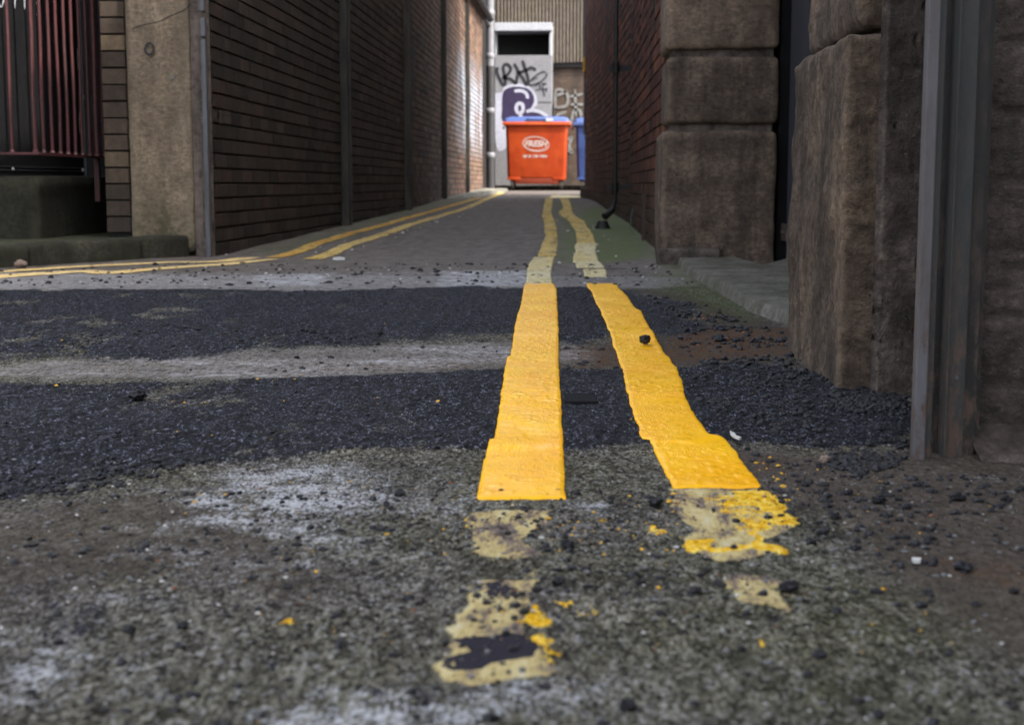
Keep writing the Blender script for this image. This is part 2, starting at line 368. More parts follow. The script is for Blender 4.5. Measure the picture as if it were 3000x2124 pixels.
# ---- ground material
def ground_material():
    t = NT('ground_mix')
    A = t.attr('mask_a'); B = t.attr('mask_b'); Cc = t.attr('mask_c')
    tar, dust, moss = t.sep(A.outputs['Color'])[:3]; rust = A.outputs['Alpha']
    cream, yel, blk = t.sep(B.outputs['Color'])[:3]; alley = B.outputs['Alpha']
    brown, z3, cem = t.sep(Cc.outputs['Color'])[:3]
    P = lambda k=.42, loc=(0, 0, 0): t.map(1, k, 1, loc=loc)
    g1 = t.sep(t.voro(P(.50), 320))[0]
    g2 = t.sep(t.voro(P(.50, (3, 1, 0)), 640))[1]
    g3 = t.sep(t.voro(P(.55, (5, 2, 0)), 170))[2]
    grain = t.math('ADD', t.math('MULTIPLY', g1, .45), t.math('ADD', t.math('MULTIPLY', g2, .30), t.math('MULTIPLY', g3, .25)))
    big = t.noise(t.map(1), 3.2, 5, .6); mid = t.noise(P(.6), 48, 7, .78); fine = t.noise(P(.4), 420, 3, .6)
    olive = t.ramp(grain, [(.24, (.012, .012, .010)), (.42, (.074, .069, .055)), (.58, (.128, .119, .090)), (.72, (.190, .182, .145)), (.86, (.28, .285, .30))])
    grey = t.ramp(grain, [(.22, (.018, .016, .015)), (.44, (.088, .080, .073)), (.64, (.165, .152, .142)), (.84, (.32, .31, .31))])
    c = t.mix(t.ramp(big, [(.44, 0.), (.60, .65)]), olive, grey)
    c = t.mix(1., c, t.ramp(mid, [(.32, .38), (.50, 1.0), (.68, 1.5)]), 'MULTIPLY')
    # darker damp spots and pits
    c = t.mix(t.ramp(t.noise(P(.5, (7, 2, 0)), 60, 5, .75), [(.585, 0.), (.64, .9)]), c, (.012, .012, .014))
    c = t.mix(1., c, t.ramp(t.noise(P(.6, (9, 9, 0)), 11, 6, .7), [(.34, .58), (.52, 1.0), (.68, 1.3)]), 'MULTIPLY')
    c = t.mix(t.ramp(t.noise(P(.6, (8, 1, 0)), 5, 5, .7), [(.50, 0.), (.64, .45)]), c, t.mix(1., c, (.97, .96, .72), 'MULTIPLY'))
    c = t.mix(z3, c, t.mix(t.ramp(t.noise(P(.5, (2, 2, 0)), 26, 6, .75), [(.35, .9), (.6, .15)]), (.30, .285, .28), grey))
    soil = t.ramp(t.noise(P(.5), 110, 6, .8), [(.30, (.024, .018, .014)), (.50, (.074, .060, .050)), (.70, (.15, .125, .108))])
    c = t.mix(t.math('MULTIPLY', brown, .85), c, soil)
    cemc = t.ramp(t.noise(P(.5, (1, 4, 0)), 75, 6, .8), [(.36, (.040, .034, .030)), (.48, (.20, .18, .165)), (.62, (.36, .34, .335))])
    c = t.mix(cem, c, cemc)
    ac = t.ramp(t.noise(t.map(1, .35, 1), 14, 6, .7), [(.3, (.064, .054, .047)), (.55, (.132, .115, .103)), (.75, (.185, .165, .150))])
    ac = t.mix(1., ac, t.ramp(t.noise(P(.25), 95, 4, .75), [(.3, .6), (.7, 1.4)]), 'MULTIPLY')
    c = t.mix(alley, c, ac)
    c = t.mix(t.math('MULTIPLY', moss, t.ramp(t.noise(t.map(1), 9, 6, .7), [(.3, .25), (.6, 1.)])), c,
              t.ramp(fine, [(.3, (.045, .070, .012)), (.7, (.105, .145, .030))]))
    c = t.mix(t.math('MULTIPLY', rust, t.ramp(t.noise(P(.5), 40, 6, .75), [(.42, 0.), (.60, 1.)])), c, t.ramp(fine, [(.3, (.075, .036, .018)), (.7, (.17, .085, .042))]))
    # white cement dust and chalky scrapes
    dn = t.noise(P(.55), 20, 9, .86); dn2 = t.noise(P(.50), 260, 3, .8)
    dv = t.math('ADD', t.math('MULTIPLY', dn, .52), t.math('MULTIPLY', dn2, .48))
    st = t.noise(t.map(1, 2.6, 1, loc=(6, 1, 0)), 7, 6, .75)
    dth = t.math('SUBTRACT', t.math('ADD', .700, t.math('MULTIPLY', t.math('SUBTRACT', .5, st), .30)), t.math('MULTIPLY', t.math('POWER', dust, .5), .285))
    dfac = t.math('MULTIPLY', t.math('SUBTRACT', dv, dth), 11., True)
    c = t.mix(t.math('MULTIPLY', dfac, t.math('ADD', .42, t.math('MULTIPLY', dust, .50)), True), c, (.64, .655, .70))
    # fresh tarmac
    tg = t.ramp(grain, [(.25, (.0015, .0015, .002)), (.48, (.006, .0062, .009)), (.64, (.015, .016, .023)), (.74, (.058, .062, .088)), (.84, (.24, .25, .33))])  # palest bluish stops paint the glints of the grains into the colour
    tb = t.mix(t.ramp(t.noise(P(.5), 6, 5, .65), [(.42, 0.), (.66, .5)]), tg, t.ramp(grain, [(.3, (.010, .010, .012)), (.7, (.055, .055, .066))]))
    tb = t.mix(1., tb, t.ramp(t.noise(P(.5, (3, 3, 0)), 50, 5, .7), [(.32, .35), (.6, 1.2)]), 'MULTIPLY')
    tn = t.math('ADD', tar, t.math('MULTIPLY', t.math('SUBTRACT', t.math('ADD', t.math('MULTIPLY', t.noise(P(.5), 110, 4, .75), .55), t.math('MULTIPLY', t.noise(P(.4), 16, 5, .7), .45)), .5), 2.6))
    tfac = t.math('MULTIPLY', t.math('SUBTRACT', tn, .42), 4., True)
    c = t.mix(tfac, c, tb)
    # yellow specks flung about, in the near road only
    sp = t.ramp(t.noise(P(.6, (11, 5, 0)), 60, 3, .7), [(.725, 0.), (.75, 1.)])
    c = t.mix(t.math('MULTIPLY', sp, t.math('SUBTRACT', 1., alley)), c, (.60, .33, .03))
    # old worn cream paint, vivid splashes, smooth black paint-over
    pn = t.noise(P(.40), 42, 8, .78)
    cth = t.math('SUBTRACT', .87, t.math('MULTIPLY', cream, .60))
    cf = t.math('MULTIPLY', t.math('SUBTRACT', pn, cth), 11., True)
    cc = t.ramp(t.noise(P(.35, (4, 4, 0)), 30, 7, .78), [(.36, (.045, .036, .038)), (.44, (.22, .175, .15)), (.50, (.50, .39, .17)), (.58, (.62, .53, .28)), (.68, (.60, .57, .50))])
    c = t.mix(cf, c, cc)
    bn = t.noise(P(.30), 60, 6, .78)
    bf = t.math('MULTIPLY', t.math('SUBTRACT', t.math('ADD', bn, t.math('MULTIPLY', blk, .52)), .86), 16., True)
    bf = t.math('MULTIPLY', bf, t.ramp(blk, [(.02, 0.), (.2, 1.)]))
    c = t.mix(bf, c, (.026, .024, .032))
    yn = t.noise(P(.45), 80, 6, .80)
    yf = t.math('MULTIPLY', t.math('SUBTRACT', t.math('ADD', yn, t.math('MULTIPLY', yel, .48)), .77), 16., True)
    yf = t.math('MULTIPLY', yf, t.ramp(yel, [(.02, 0.), (.15, 1.)]))
    c = t.mix(yf, c, t.ramp(t.noise(P(.5), 110, 4, .8), [(.35, (.50, .22, .006)), (.48, (.86, .50, .02)), (.62, (.95, .72, .16))]))
    hh = t.math('ADD', t.math('MULTIPLY', g1, .8), t.math('MULTIPLY', t.noise(P(.5), 300, 4, .75), .8))
    t.bump(hh, t.math('SUBTRACT', .95, t.math('MULTIPLY', t.math('MAXIMUM', bf, alley), .65)), .006)
    ro = t.math('SUBTRACT', t.math('SUBTRACT', .90, t.math('MULTIPLY', tfac, .22)), t.math('MULTIPLY', alley, .22))
    return t.out(c, ro, t.math('ADD', t.math('ADD', .06, t.math('MULTIPLY', tfac, .07)), t.math('MULTIPLY', alley, .10)))

def brick_material(name, cols, mortar_dirt=.3, grime=None, extra=None, rough=.85):
    t = NT(name); a = t.attr('rnd').outputs['Fac']
    c = t.ramp(a, cols)
    n = t.noise(t.map(1), 30, 6, .7)
    c = t.mix(1., c, t.ramp(n, [(.3, .65), (.7, 1.25)]), 'MULTIPLY')
    c = t.mix(t.ramp(t.noise(t.map(2.2, 2.2, .35), 2.2, 6, .65), [(.45, 0.), (.70, .75)]), c, grime or (.02, .018, .016))
    if extra: c = extra(t, c)
    t.bump(t.noise(t.map(1), 160, 5, .7), .5, .004)
    return t.out(c, rough, .25)

M = {}
M['ground'] = ground_material()
def paint_mat():
    t = NT('fresh_yellow_paint')
    n = t.noise(t.map(1, .5, 1), 9, 4, .6)
    c = t.mix(t.ramp(n, [(.35, 0.), (.65, 1.)]), (.93, .440, .001), (.97, .530, .003))
    c = t.mix(t.ramp(t.noise(t.map(1), 75, 5, .75), [(.69, 0.), (.72, 1.)]), c, (.22, .15, .04))
    c = t.mix(t.ramp(t.noise(t.map(1), 26, 5, .75), [(.70, 0.), (.78, .45)]), c, (.30, .20, .06))
    h = t.math('ADD', t.noise(t.map(1, .4, 1), 120, 4, .65), t.math('MULTIPLY', t.noise(t.map(1, .4, 1), 330, 2, .5), .5))
    h = t.math('MULTIPLY', h, t.ramp(t.noise(t.map(1), 7, 4, .6), [(.40, .15), (.62, 1.)]))
    t.bump(h, .5, .004)
    return t.out(c, t.ramp(t.noise(t.map(1), 40, 3), [(.35, .26), (.7, .46)]), .22)
M['paint'] = paint_mat()
def worn_paint(name, c1, c2, thr):
    t = NT(name)
    n = t.noise(t.map(1, .45, 1), 16, 7, .75)
    c = t.mix(t.ramp(t.noise(t.map(1, .3, 1), 4, 5, .6), [(.35, 0.), (.65, 1.)]), c1, c2)
    c = t.mix(t.ramp(n, [(thr, 0.), (thr+.05, .92)]), c, (.085, .070, .055))
    c = t.mix(1., c, t.ramp(t.noise(t.map(.6, .25, 1), 60, 4, .8), [(.35, .62), (.6, 1.1)]), 'MULTIPLY')
    t.bump(t.noise(t.map(1), 90, 5), .4, .003)
    return t.out(c, .8, .3)
M['worn'] = worn_paint('worn_yellow_paint', (.56, .38, .085), (.60, .46, .18), .535)
M['worn_pale'] = worn_paint('worn_pale_paint', (.62, .50, .22), (.60, .54, .34), .57)
M['worn_orange'] = worn_paint('worn_orange_paint', (.52, .27, .04), (.54, .36, .09), .54)
M['worn_peach'] = worn_paint('worn_peach_paint', (.68, .46, .17), (.66, .50, .24), .60)

def far_paint_and_sun(t, c):
    """white sprayed background, coloured streaks and painted-in sunlight on the last stretch of the alley wall"""
    x, y, z = t.xyz()[:3]
    c = t.mix(t.math('MULTIPLY', t.math('SUBTRACT', y, 13.), .12, True), c, t.mix(1., c, (3.6, 3.1, 2.8), 'MULTIPLY'))  # bricks brightened and warmed towards the far end, sunlight put into their colour
    near = t.math('MULTIPLY', t.math('SUBTRACT', y, 20.4), 1.2, True)
    up = t.math('MULTIPLY', t.math('SUBTRACT', 2.55, z), 1.6, True)
    dn = t.math('MULTIPLY', t.math('SUBTRACT', z, .75), 2.0, True)
    n = t.ramp(t.noise(t.map(1, 1, .6), 1.6, 4, .6), [(.40, 0.), (.52, 1.)])
    f = t.math('MULTIPLY', t.math('MULTIPLY', near, up), t.math('MULTIPLY', dn, n))
    c = t.mix(t.math('MULTIPLY', f, .85), c, (.30, .32, .37))
    s = t.ramp(t.noise(t.map(1, 1.4, .8, loc=(4, 0, 2)), 2.1, 3, .6, 1.5), [(.55, 0.), (.60, 1.)])
    c = t.mix(t.math('MULTIPLY', t.math('MULTIPLY', s, f), .75), c, (.05, .12, .14))
    s = t.ramp(t.noise(t.map(1, 1.4, .5, loc=(9, 3, 5)), 2.4, 3, .6, 1.5), [(.61, 0.), (.65, 1.)])
    c = t.mix(t.math('MULTIPLY', t.math('MULTIPLY', s, near), .7), c, (.18, .05, .04))
    return c
M['brick_dark'] = brick_material('dark_brown_brick', [(0, (.022, .0165, .0125)), (.4, (.038, .028, .021)), (.8, (.054, .040, .030)), (.9, (.052, .029, .023)), (1, (.075, .058, .044))], extra=far_paint_and_sun)
M['mortar_dark'] = simple('dark_raked_mortar', (.007, .0055, .0045), (.004, .0035, .003), 20)
def red_extra(t, c):
    c = t.mix(t.ramp(t.noise(t.map(3, 1.1, .18), 1.6, 5, .65), [(.50, 0.), (.58, .88)]), c, (.014, .014, .014))
    z = t.xyz()[2]
    low = t.math('MULTIPLY', t.math('SUBTRACT', .62, z), 1.6, True)
    c = t.mix(t.math('MULTIPLY', low, .8), c, (.045, .038, .026))
    return t.mix(t.ramp(t.noise(t.map(3, 3, .4, loc=(2, 8, 0)), 1.9, 5, .7), [(.60, 0.), (.70, .6)]), c, (.055, .075, .022))
M['brick_red'] = brick_material('sooty_red_brick', [(0, (.060, .019, .013)), (.4, (.100, .031, .020)), (.75, (.140, .048, .028)), (1, (.22, .072, .034))], extra=red_extra)
M['mortar_red'] = simple('sooty_lime_mortar', (.045, .040, .032), (.012, .010, .009), 14)
M['brick_brown'] = brick_material('brown_brick', [(0, (.045, .033, .025)), (.5, (.060, .044, .033)), (.9, (.080, .057, .042)), (1, (.13, .095, .062))])
M['brick_far'] = brick_material('plain_brown_brick', [(0, (.062, .040, .029)), (.5, (.075, .052, .038)), (1, (.09, .062, .048))])

def stone_mat(name, c1, c2, c3, moss=0, streak=True):
    t = NT(name)
    n = t.noise(t.map(1), 5, 7, .65)
    c = t.ramp(n, [(.30, c1), (.52, c2), (.74, c3)])
    c = t.mix(1., c, t.ramp(t.noise(t.map(1, 1, 1.6), 38, 7, .8), [(.32, .35), (.68, 1.6)]), 'MULTIPLY')
    c = t.mix(t.ramp(t.noise(t.map(1), 110, 4, .7), [(.64, 0.), (.72, .75)]), c, tuple(x*1.5 for x in c3))
    c = t.mix(t.ramp(t.noise(t.map(1), 70, 4, .7), [(.30, .75), (.38, 0.)]), c, (.012, .011, .010))
    if moss:
        z = t.xyz()[2]
        lo = t.math('MULTIPLY', t.math('SUBTRACT', moss, z), 2.2, True)
        c = t.mix(t.math('MULTIPLY', lo, t.ramp(t.noise(t.map(1), 8, 6, .7), [(.35, 0.), (.6, .85)])), c, (.050, .058, .022))
    pt = t.n.new('ShaderNodeNewGeometry').outputs['Pointiness']
    pf = t.math('MULTIPLY', t.ramp(pt, [(.505, 0.), (.56, 1.)]), t.ramp(t.noise(t.map(1), 14, 6, .75), [(.38, 0.), (.56, 1.)]))
    c = t.mix(t.math('MULTIPLY', pf, .55), c, tuple(x*1.2 for x in c3))
    st = t.ramp(t.noise(t.map(1, 1, .12), 11, 5, .7), [(.40, 0.), (.62, .55)])
    c = t.mix(st, c, tuple(x*.7 for x in c1))
    h = t.math('ADD', t.noise(t.map(1), 40, 6, .75), t.math('MULTIPLY', t.noise(t.map(1), 150, 5, .75), .7))
    t.bump(h, 1.0, .014)
    return t.out(c, .85, .3)
M['stone_tan'] = stone_mat('tan_sandstone', (.17, .130, .092), (.28, .218, .155), (.36, .29, .21), moss=.55)
M['stone_pillar'] = stone_mat('sooty_gritstone', (.042, .031, .025), (.158, .116, .088), (.37, .268, .190))
M['stone_pillar_top'] = stone_mat('brown_gritstone', (.115, .082, .060), (.25, .182, .134), (.42, .31, .225))
M['stone_jamb'] = stone_mat('black_weathered_stone', (.036, .027, .022), (.125, .091, .068), (.34, .245, .170))
M['render_dark'] = stone_mat('patchy_dark_render', (.036, .029, .026), (.102, .080, .069), (.27, .220, .190))
M['kerb'] = stone_mat('mossy_kerb_stone', (.022, .020, .015), (.052, .048, .037), (.14, .13, .105), moss=.30)
M['slab'] = stone_mat('greenish_worn_slab', (.090, .090, .062), (.180, .172, .140), (.30, .285, .25))
M['plinth'] = stone_mat('mossy_concrete_step', (.010, .010, .007), (.021, .021, .013), (.050, .049, .032))
M['paving'] = stone_mat('mossy_paving', (.020, .025, .010), (.045, .050, .024), (.080, .082, .052))
M['board'] = simple('black_painted_board', (.004, .004, .005), (.007, .007, .008), 20, .8, .15)
M['board_trim'] = simple('black_metal_strip', (.030, .033, .040), (.02, .02, .02), 20, .4)
M['white_paint'] = simple('white_marker_paint', (.55, .56, .62), (.40, .41, .48), 40, .5)
M['screw'] = simple('bright_screw', (.6, .6, .62), None, 40, .4)
M['post_grey'] = simple('dark_grey_frame', (.045, .045, .048), (.03, .03, .032), 30, .5)
M['rail_red'] = simple('oxide_red_paint', (.080, .020, .023), (.042, .019, .018), 9, .45, .45, bump=.3, stretch=(1, 1, .4))
M['steel'] = simple('weathered_galvanised_steel', (.085, .092, .105), (.045, .045, .050), 10, .5, .5, stretch=(3, 3, .4))
M['steel_post'] = simple('flaking_painted_post', (.052, .049, .043), (.020, .018, .017), 9, .7, stretch=(2, 2, .35), lo=.42, hi=.6)
def channel_mat(nm, c1, c2):
    t = NT(nm)
    c = t.mix(t.ramp(t.noise(t.map(4, 4, .6), 8, 6, .65), [(.35, 0.), (.7, 1.)]), c1, c2)
    z = t.xyz()[2]
    lo = t.math('MULTIPLY', t.math('SUBTRACT', .34, z), 3.0, True)
    rf = t.math('MULTIPLY', t.ramp(t.noise(t.map(3, 3, 1), 26, 6, .75), [(.46, 0.), (.62, 1.)]), t.math('ADD', .25, lo), True)
    c = t.mix(rf, c, (.075, .048, .036))
    c = t.mix(t.ramp(t.noise(t.map(1), 140, 3, .6), [(.70, 0.), (.74, .8)]), c, (.02, .016, .014))
    t.bump(t.noise(t.map(1), 120, 4), .25, .002)
    return t.out(c, .55, .4)
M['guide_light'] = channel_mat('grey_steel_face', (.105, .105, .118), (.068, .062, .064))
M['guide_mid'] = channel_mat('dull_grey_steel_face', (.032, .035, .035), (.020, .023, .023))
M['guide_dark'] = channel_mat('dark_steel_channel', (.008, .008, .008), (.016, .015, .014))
M['iron'] = simple('black_cast_iron', (.007, .007, .0075), (.012, .0105, .010), 14, .6)
M['pipe_grey'] = simple('grey_plastic_pipe', (.19, .19, .205), (.14, .14, .15), 8, .5, bump=.1)
M['pipe_dark'] = simple('soil_pipe_darker_tone', (.034, .033, .035), (.022, .021, .022), 8, .5, bump=.1)
M['door'] = simple('dark_blue_grey_door', (.030, .032, .042), (.021, .022, .028), 6, .6, stretch=(3, 3, .3))
M['rust_iron'] = simple('rusty_iron', (.060, .036, .030), (.035, .024, .022), 30, .75)
M['zinc'] = simple('dirty_galvanised_panel', (.20, .20, .215), (.15, .15, .155), 3, .55, .4, bump=.1, bscale=20)
M['zinc_white'] = simple('pale_metal_hood', (.36, .37, .40), (.32, .33, .36), 3, .5, bump=.1)
M['hole'] = simple('dark_duct_inside', (.006, .006, .006), None, 20)
def cladding_mat():
    t = NT('weathered_fibre_cement')
    c = t.ramp(t.noise(t.map(.9, 1, .9), 1.1, 4, .6), [(.35, (.125, .108, .078)), (.6, (.13, .107, .094))])
    c = t.mix(t.ramp(t.noise(t.map(1, 1, .55), 15, 6, .8), [(.42, 0.), (.60, .75)]), c, (.055, .045, .034))
    c = t.mix(t.ramp(t.noise(t.map(1, 1, .6), 26, 4, .7), [(.62, 0.), (.70, .6)]), c, (.22, .20, .18))
    return t.out(c, .9, .2)
M['cladding'] = cladding_mat()
def bin_mat(nm, c1, c2, sc_=2.2):
    t = NT(nm)
    c = t.mix(t.ramp(t.noise(t.map(1), sc_, 5, .6), [(.40, 0.), (.68, 1.)]), c1, c2)
    c = t.mix(t.ramp(t.noise(t.map(1, 1, 2.5), 7, 6, .75), [(.67, 0.), (.74, .7)]), c, tuple(x*.3 for x in c1))
    c = t.mix(t.ramp(t.noise(t.map(1, 1, .4), 5, 6, .8), [(.52, 0.), (.70, .45)]), c, tuple(x*.35 for x in c1))
    t.bump(t.noise(t.map(1), 30, 4), .25, .006)
    return t.out(c, .6, .2)
M['bin_orange'] = bin_mat('orange_bin_plastic', (.25, .026, .0025), (.33, .046, .006))
M['bin_orange_rim'] = bin_mat('faded_orange_rim', (.42, .065, .018), (.48, .09, .028))
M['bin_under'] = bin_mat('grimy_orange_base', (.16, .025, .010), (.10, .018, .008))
M['bin_blue'] = bin_mat('blue_bin_plastic', (.025, .048, .15), (.042, .075, .20))
M['lid_blue'] = bin_mat('faded_blue_lid', (.050, .080, .21), (.075, .105, .25))
M['print'] = simple('pale_bin_print', (.42, .36, .34), (.36, .25, .21), 6, .6, lo=.4, hi=.8)
M['sticker'] = simple('white_sticker', (.5, .5, .54), None, 6, .5)
M['rubber'] = simple('black_rubber', (.015, .015, .015), None, 20, .7)
M['brass'] = simple('dirty_zinc_fork', (.20, .15, .09), (.10, .08, .05), 30, .5, metal=.3)
M['spray_black'] = simple('black_spray_paint', (.008, .008, .010), (.018, .018, .022), 3, .6)
M['spray_purple'] = simple('deep_purple_spray', (.014, .008, .032), (.026, .014, .058), 2.2, .6)
M['spray_white'] = simple('white_spray', (.38, .385, .45), (.31, .315, .37), 3, .6)
M['spray_dull'] = simple('thin_white_spray', (.20, .21, .21), (.12, .10, .085), 9, .7)
M['scrawl'] = simple('faint_grey_scrawl', (.060, .055, .056), (.038, .034, .032), 30, .8)
M['scrawl_dark'] = simple('faint_black_scrawl', (.009, .009, .010), (.015, .014, .013), 30, .8)
M['scrawl_teal'] = simple('faint_teal_scrawl', (.014, .036, .038), (.02, .026, .026), 20, .8)
M['scrawl_purple'] = simple('faint_purple_scrawl', (.035, .018, .030), (.025, .018, .022), 20, .8)
M['yellow_flat'] = simple('yellow_reflector', (.70, .36, .02), None, 20, .5)
def lump_mat():
    t = NT('tarmac_lump')
    c = t.ramp(t.sep(t.voro(t.map(1), 420))[0], [(.2, (.004, .004, .005)), (.7, (.012, .012, .015)), (.95, (.04, .04, .052))])
    t.bump(t.noise(t.map(1), 500, 4), .8, .002)
    return t.out(c, .55, .35)
M['lump'] = lump_mat()
M['pebble'] = simple('pinkish_broken_stone', (.26, .19, .15), (.16, .12, .10), 60, .85)
M['chip_white'] = simple('white_chip', (.60, .60, .58), None, 60, .7)
M['chip_grey'] = simple('grey_gravel_chip', (.15, .15, .16), (.09, .09, .09), 60, .7)
M['chip_yellow'] = simple('yellow_paint_chip', (.75, .42, .03), None, 60, .6)
M['chip_brown'] = simple('brown_leaf_scrap', (.20, .085, .04), None, 60, .7)
M['cover'] = simple('bitumen_splashed_cover', (.007, .007, .009), (.014, .014, .016), 60, .85, .1, bump=.8)
M['roof'] = simple('dark_eaves', (.03, .027, .024), None, 5, .8)

# ------------------------------------------------------------------ ground sheet
def build_ground():
    w = np.concatenate([np.linspace(1/.88, 1/8.0, 760)])
    Ys = np.concatenate([[-40, -6, -1, .3, .6, .78], 1/w, np.geomspace(8.0, 24, 120)[1:], np.geomspace(24, 60, 40)[1:], [110]])
    u = np.concatenate([[-40, -16, -7, -3, -1.6, -1.0, -.75], np.linspace(-.6, -.46, 12)[:-1], np.linspace(-.46, .33, 900), np.linspace(.33, .5, 12)[1:], [.75, 1.0, 1.6, 3, 7, 16, 40]])
    S = np.clip(np.maximum(Ys, .78), None, 30)
    X = u[None, :]*S[:, None]; Y = np.repeat(Ys[:, None], len(u), 1)
    x = X.ravel(); y = Y.ravel()
    m = masks(x, y); z = height(x, y, m)
    V = np.stack([x, y, z], 1); nu = len(u); nv = len(Ys)
    i = np.arange(nv-1)[:, None]*nu + np.arange(nu-1)[None, :]
    Q = np.stack([i, i+1, i+nu+1, i+nu], -1).reshape(-1, 4)
    o = from_arrays('road', V, Q, M['ground'])
    for nm, ch in (('mask_a', (m[0], m[1], m[2], m[3])), ('mask_b', (m[4], m[5], m[6], m[7])), ('mask_c', (m[8], m[9], m[10], m[9]*0+1))):
        at = o.data.attributes.new(nm, 'FLOAT_COLOR', 'POINT')
        at.data.foreach_set('color', np.stack(ch, 1).astype(np.float32).ravel())
    set_props(o, kind='structure')
build_ground()

# ------------------------------------------------------------------ painted lines
def line_mesh(name, rows, mat, label, lift=.004, group=None, rag=.0, nx=40, dens=1.0, seed=1, parent=None, blob=False):
    """rows: (y, left, right) in photo pixels, top to bottom; laid on the ground as a skin of paint"""
    A = [G(l, y) for y, l, r in rows]; B = [G(r, y) for y, l, r in rows]
    A = np.array(A); B = np.array(B)
    d = np.concatenate([[0], np.cumsum(np.hypot(*(np.diff((A+B)/2, axis=0).T)))])
    n = max(8, int(d[-1]/(.006/dens))); n = min(n, 900)
    t = np.linspace(0, d[-1], n)
    a = np.stack([np.interp(t, d, A[:, 0]), np.interp(t, d, A[:, 1])], 1)
    b = np.stack([np.interp(t, d, B[:, 0]), np.interp(t, d, B[:, 1])], 1)
    if rag:
        dv = b-a; L = np.hypot(dv[:, 0], dv[:, 1])[:, None]; dv = dv/np.maximum(L, 1e-6)
        a = a + dv*(rag*2*(fbm(t*18, t*0+seed, seed, 5, .6)-.5))[:, None]
        b = b + dv*(rag*2*(fbm(t*18, t*0+seed+5, seed+3, 5, .6)-.5))[:, None]
    s = np.linspace(0, 1, nx)
    X = a[:, None, 0]*(1-s)+b[:, None, 0]*s; Y = a[:, None, 1]*(1-s)+b[:, None, 1]*s
    x = X.ravel(); y = Y.ravel()
    z = height(x, y, micro=False) + lift
    if blob:
        e = np.minimum(s, 1-s); edge = np.repeat((sstep(0, .05, e)*.0010)[None, :], n, 0).ravel()
        z = z + edge + .0006*(fbm(x*45, y*25, seed+50, 3)-.4) + .0009*sstep(.62, .85, vn(x*110, y*80, seed+9))*sstep(.40, .60, fbm(x*6, y*6, seed+2, 2))
    V = np.stack([x, y, z], 1)
    i = np.arange(n-1)[:, None]*nx + np.arange(nx-1)[None, :]
    Q = np.stack([i, i+nx, i+nx+1, i+1], -1).reshape(-1, 4)
    # skirt down into the ground all round
    ring = list(range(0, nx)) + [k*nx+nx-1 for k in range(1, n)] + [(n-1)*nx+k for k in range(nx-2, -1, -1)] + [k*nx for k in range(n-2, 0, -1)]
    low = V[ring].copy(); low[:, 2] -= lift+.006
    base = len(V); V = np.concatenate([V, low]); k = len(ring)
    sk = np.array([(ring[j], ring[(j+1) % k], base+(j+1) % k, base+j) for j in range(k)])
    o = from_arrays(name, V, np.concatenate([Q, sk]), mat, parent)
    set_props(o, label, 'road marking', group)
    return o

line_mesh('yellow_line', ROWS_L,
          M['paint'], 'fresh glossy yellow line running straight, left of the newly painted pair', .0022, 'fresh yellow lines', .0020, 60, 1.6, 3, blob=True)
line_mesh('yellow_line', ROWS_R,
          M['paint'], 'fresh glossy yellow line curving away to the right with a black lump on it', .0022, 'fresh yellow lines', .0022, 60, 1.6, 4, blob=True)
c6 = lambda rows: [(y/5.073+540, l/5.073+1550, r/5.073+1550) for y, l, r in rows]
line_mesh('yellow_line', c6([(205, 245, 352), (300, 228, 348), (400, 208, 325), (490, 192, 350), (560, 222, 388), (680, 235, 415), (735, 228, 408), (750, 262, 420), (800, 240, 425), (900, 190, 428), (1000, 155, 412), (1085, 125, 398)]),
          M['worn'], 'worn dull yellow line going up the middle of the alley, left of the far pair', .003, 'worn yellow lines in the alley', .006, 12, .25, 5)
line_mesh('yellow_line', c6([(1092, 70, 372), (1150, 40, 365), (1195, 0, 350), (1300, -25, 330), (1400, -30, 332), (1488, -35, 345)]),
          M['worn_pale'], 'short pale worn yellow patch just beyond the left fresh line', .003, 'worn yellow lines in the alley', .006, 16, .4, 6)
line_mesh('yellow_line', c6([(210, 450, 570), (260, 482, 602), (350, 512, 632), (410, 450, 640), (440, 445, 660), (480, 490, 700), (520, 560, 760), (560, 600, 826), (640, 655, 870), (700, 692, 918), (800, 705, 965), (850, 712, 980), (880, 705, 990)]),
          M['worn'], 'worn mossy yellow line wandering towards the right alley wall', .003, 'worn yellow lines in the alley', .006, 12, .25, 7)
line_mesh('yellow_line', c6([(884, 715, 1000), (910, 690, 1035), (940, 680, 1000), (1000, 700, 985), (1040, 675, 1000), (1150, 655, 1035), (1200, 690, 1080), (1238, 720, 1110)]),
          M['worn_pale'], 'pale cream worn line patch just before the crack, right of the pair', .003, 'worn yellow lines in the alley', .006, 16, .4, 8)
line_mesh('yellow_line', c6([(1268, 800, 1130), (1320, 815, 1150), (1375, 840, 1145)]),
          M['worn_pale'], 'small cream worn patch between the crack and the right fresh line', .003, 'worn yellow lines in the alley', .006, 16, .4, 9)
line_mesh('yellow_line', c6([(172, 345, 470), (186, 300, 800), (200, 300, 800), (208, 320, 470)]),
          M['worn_pale'], 'sunlit cream line crossing the far end of the alley', .003, 'worn yellow lines in the alley', .004, 12, .3, 10)

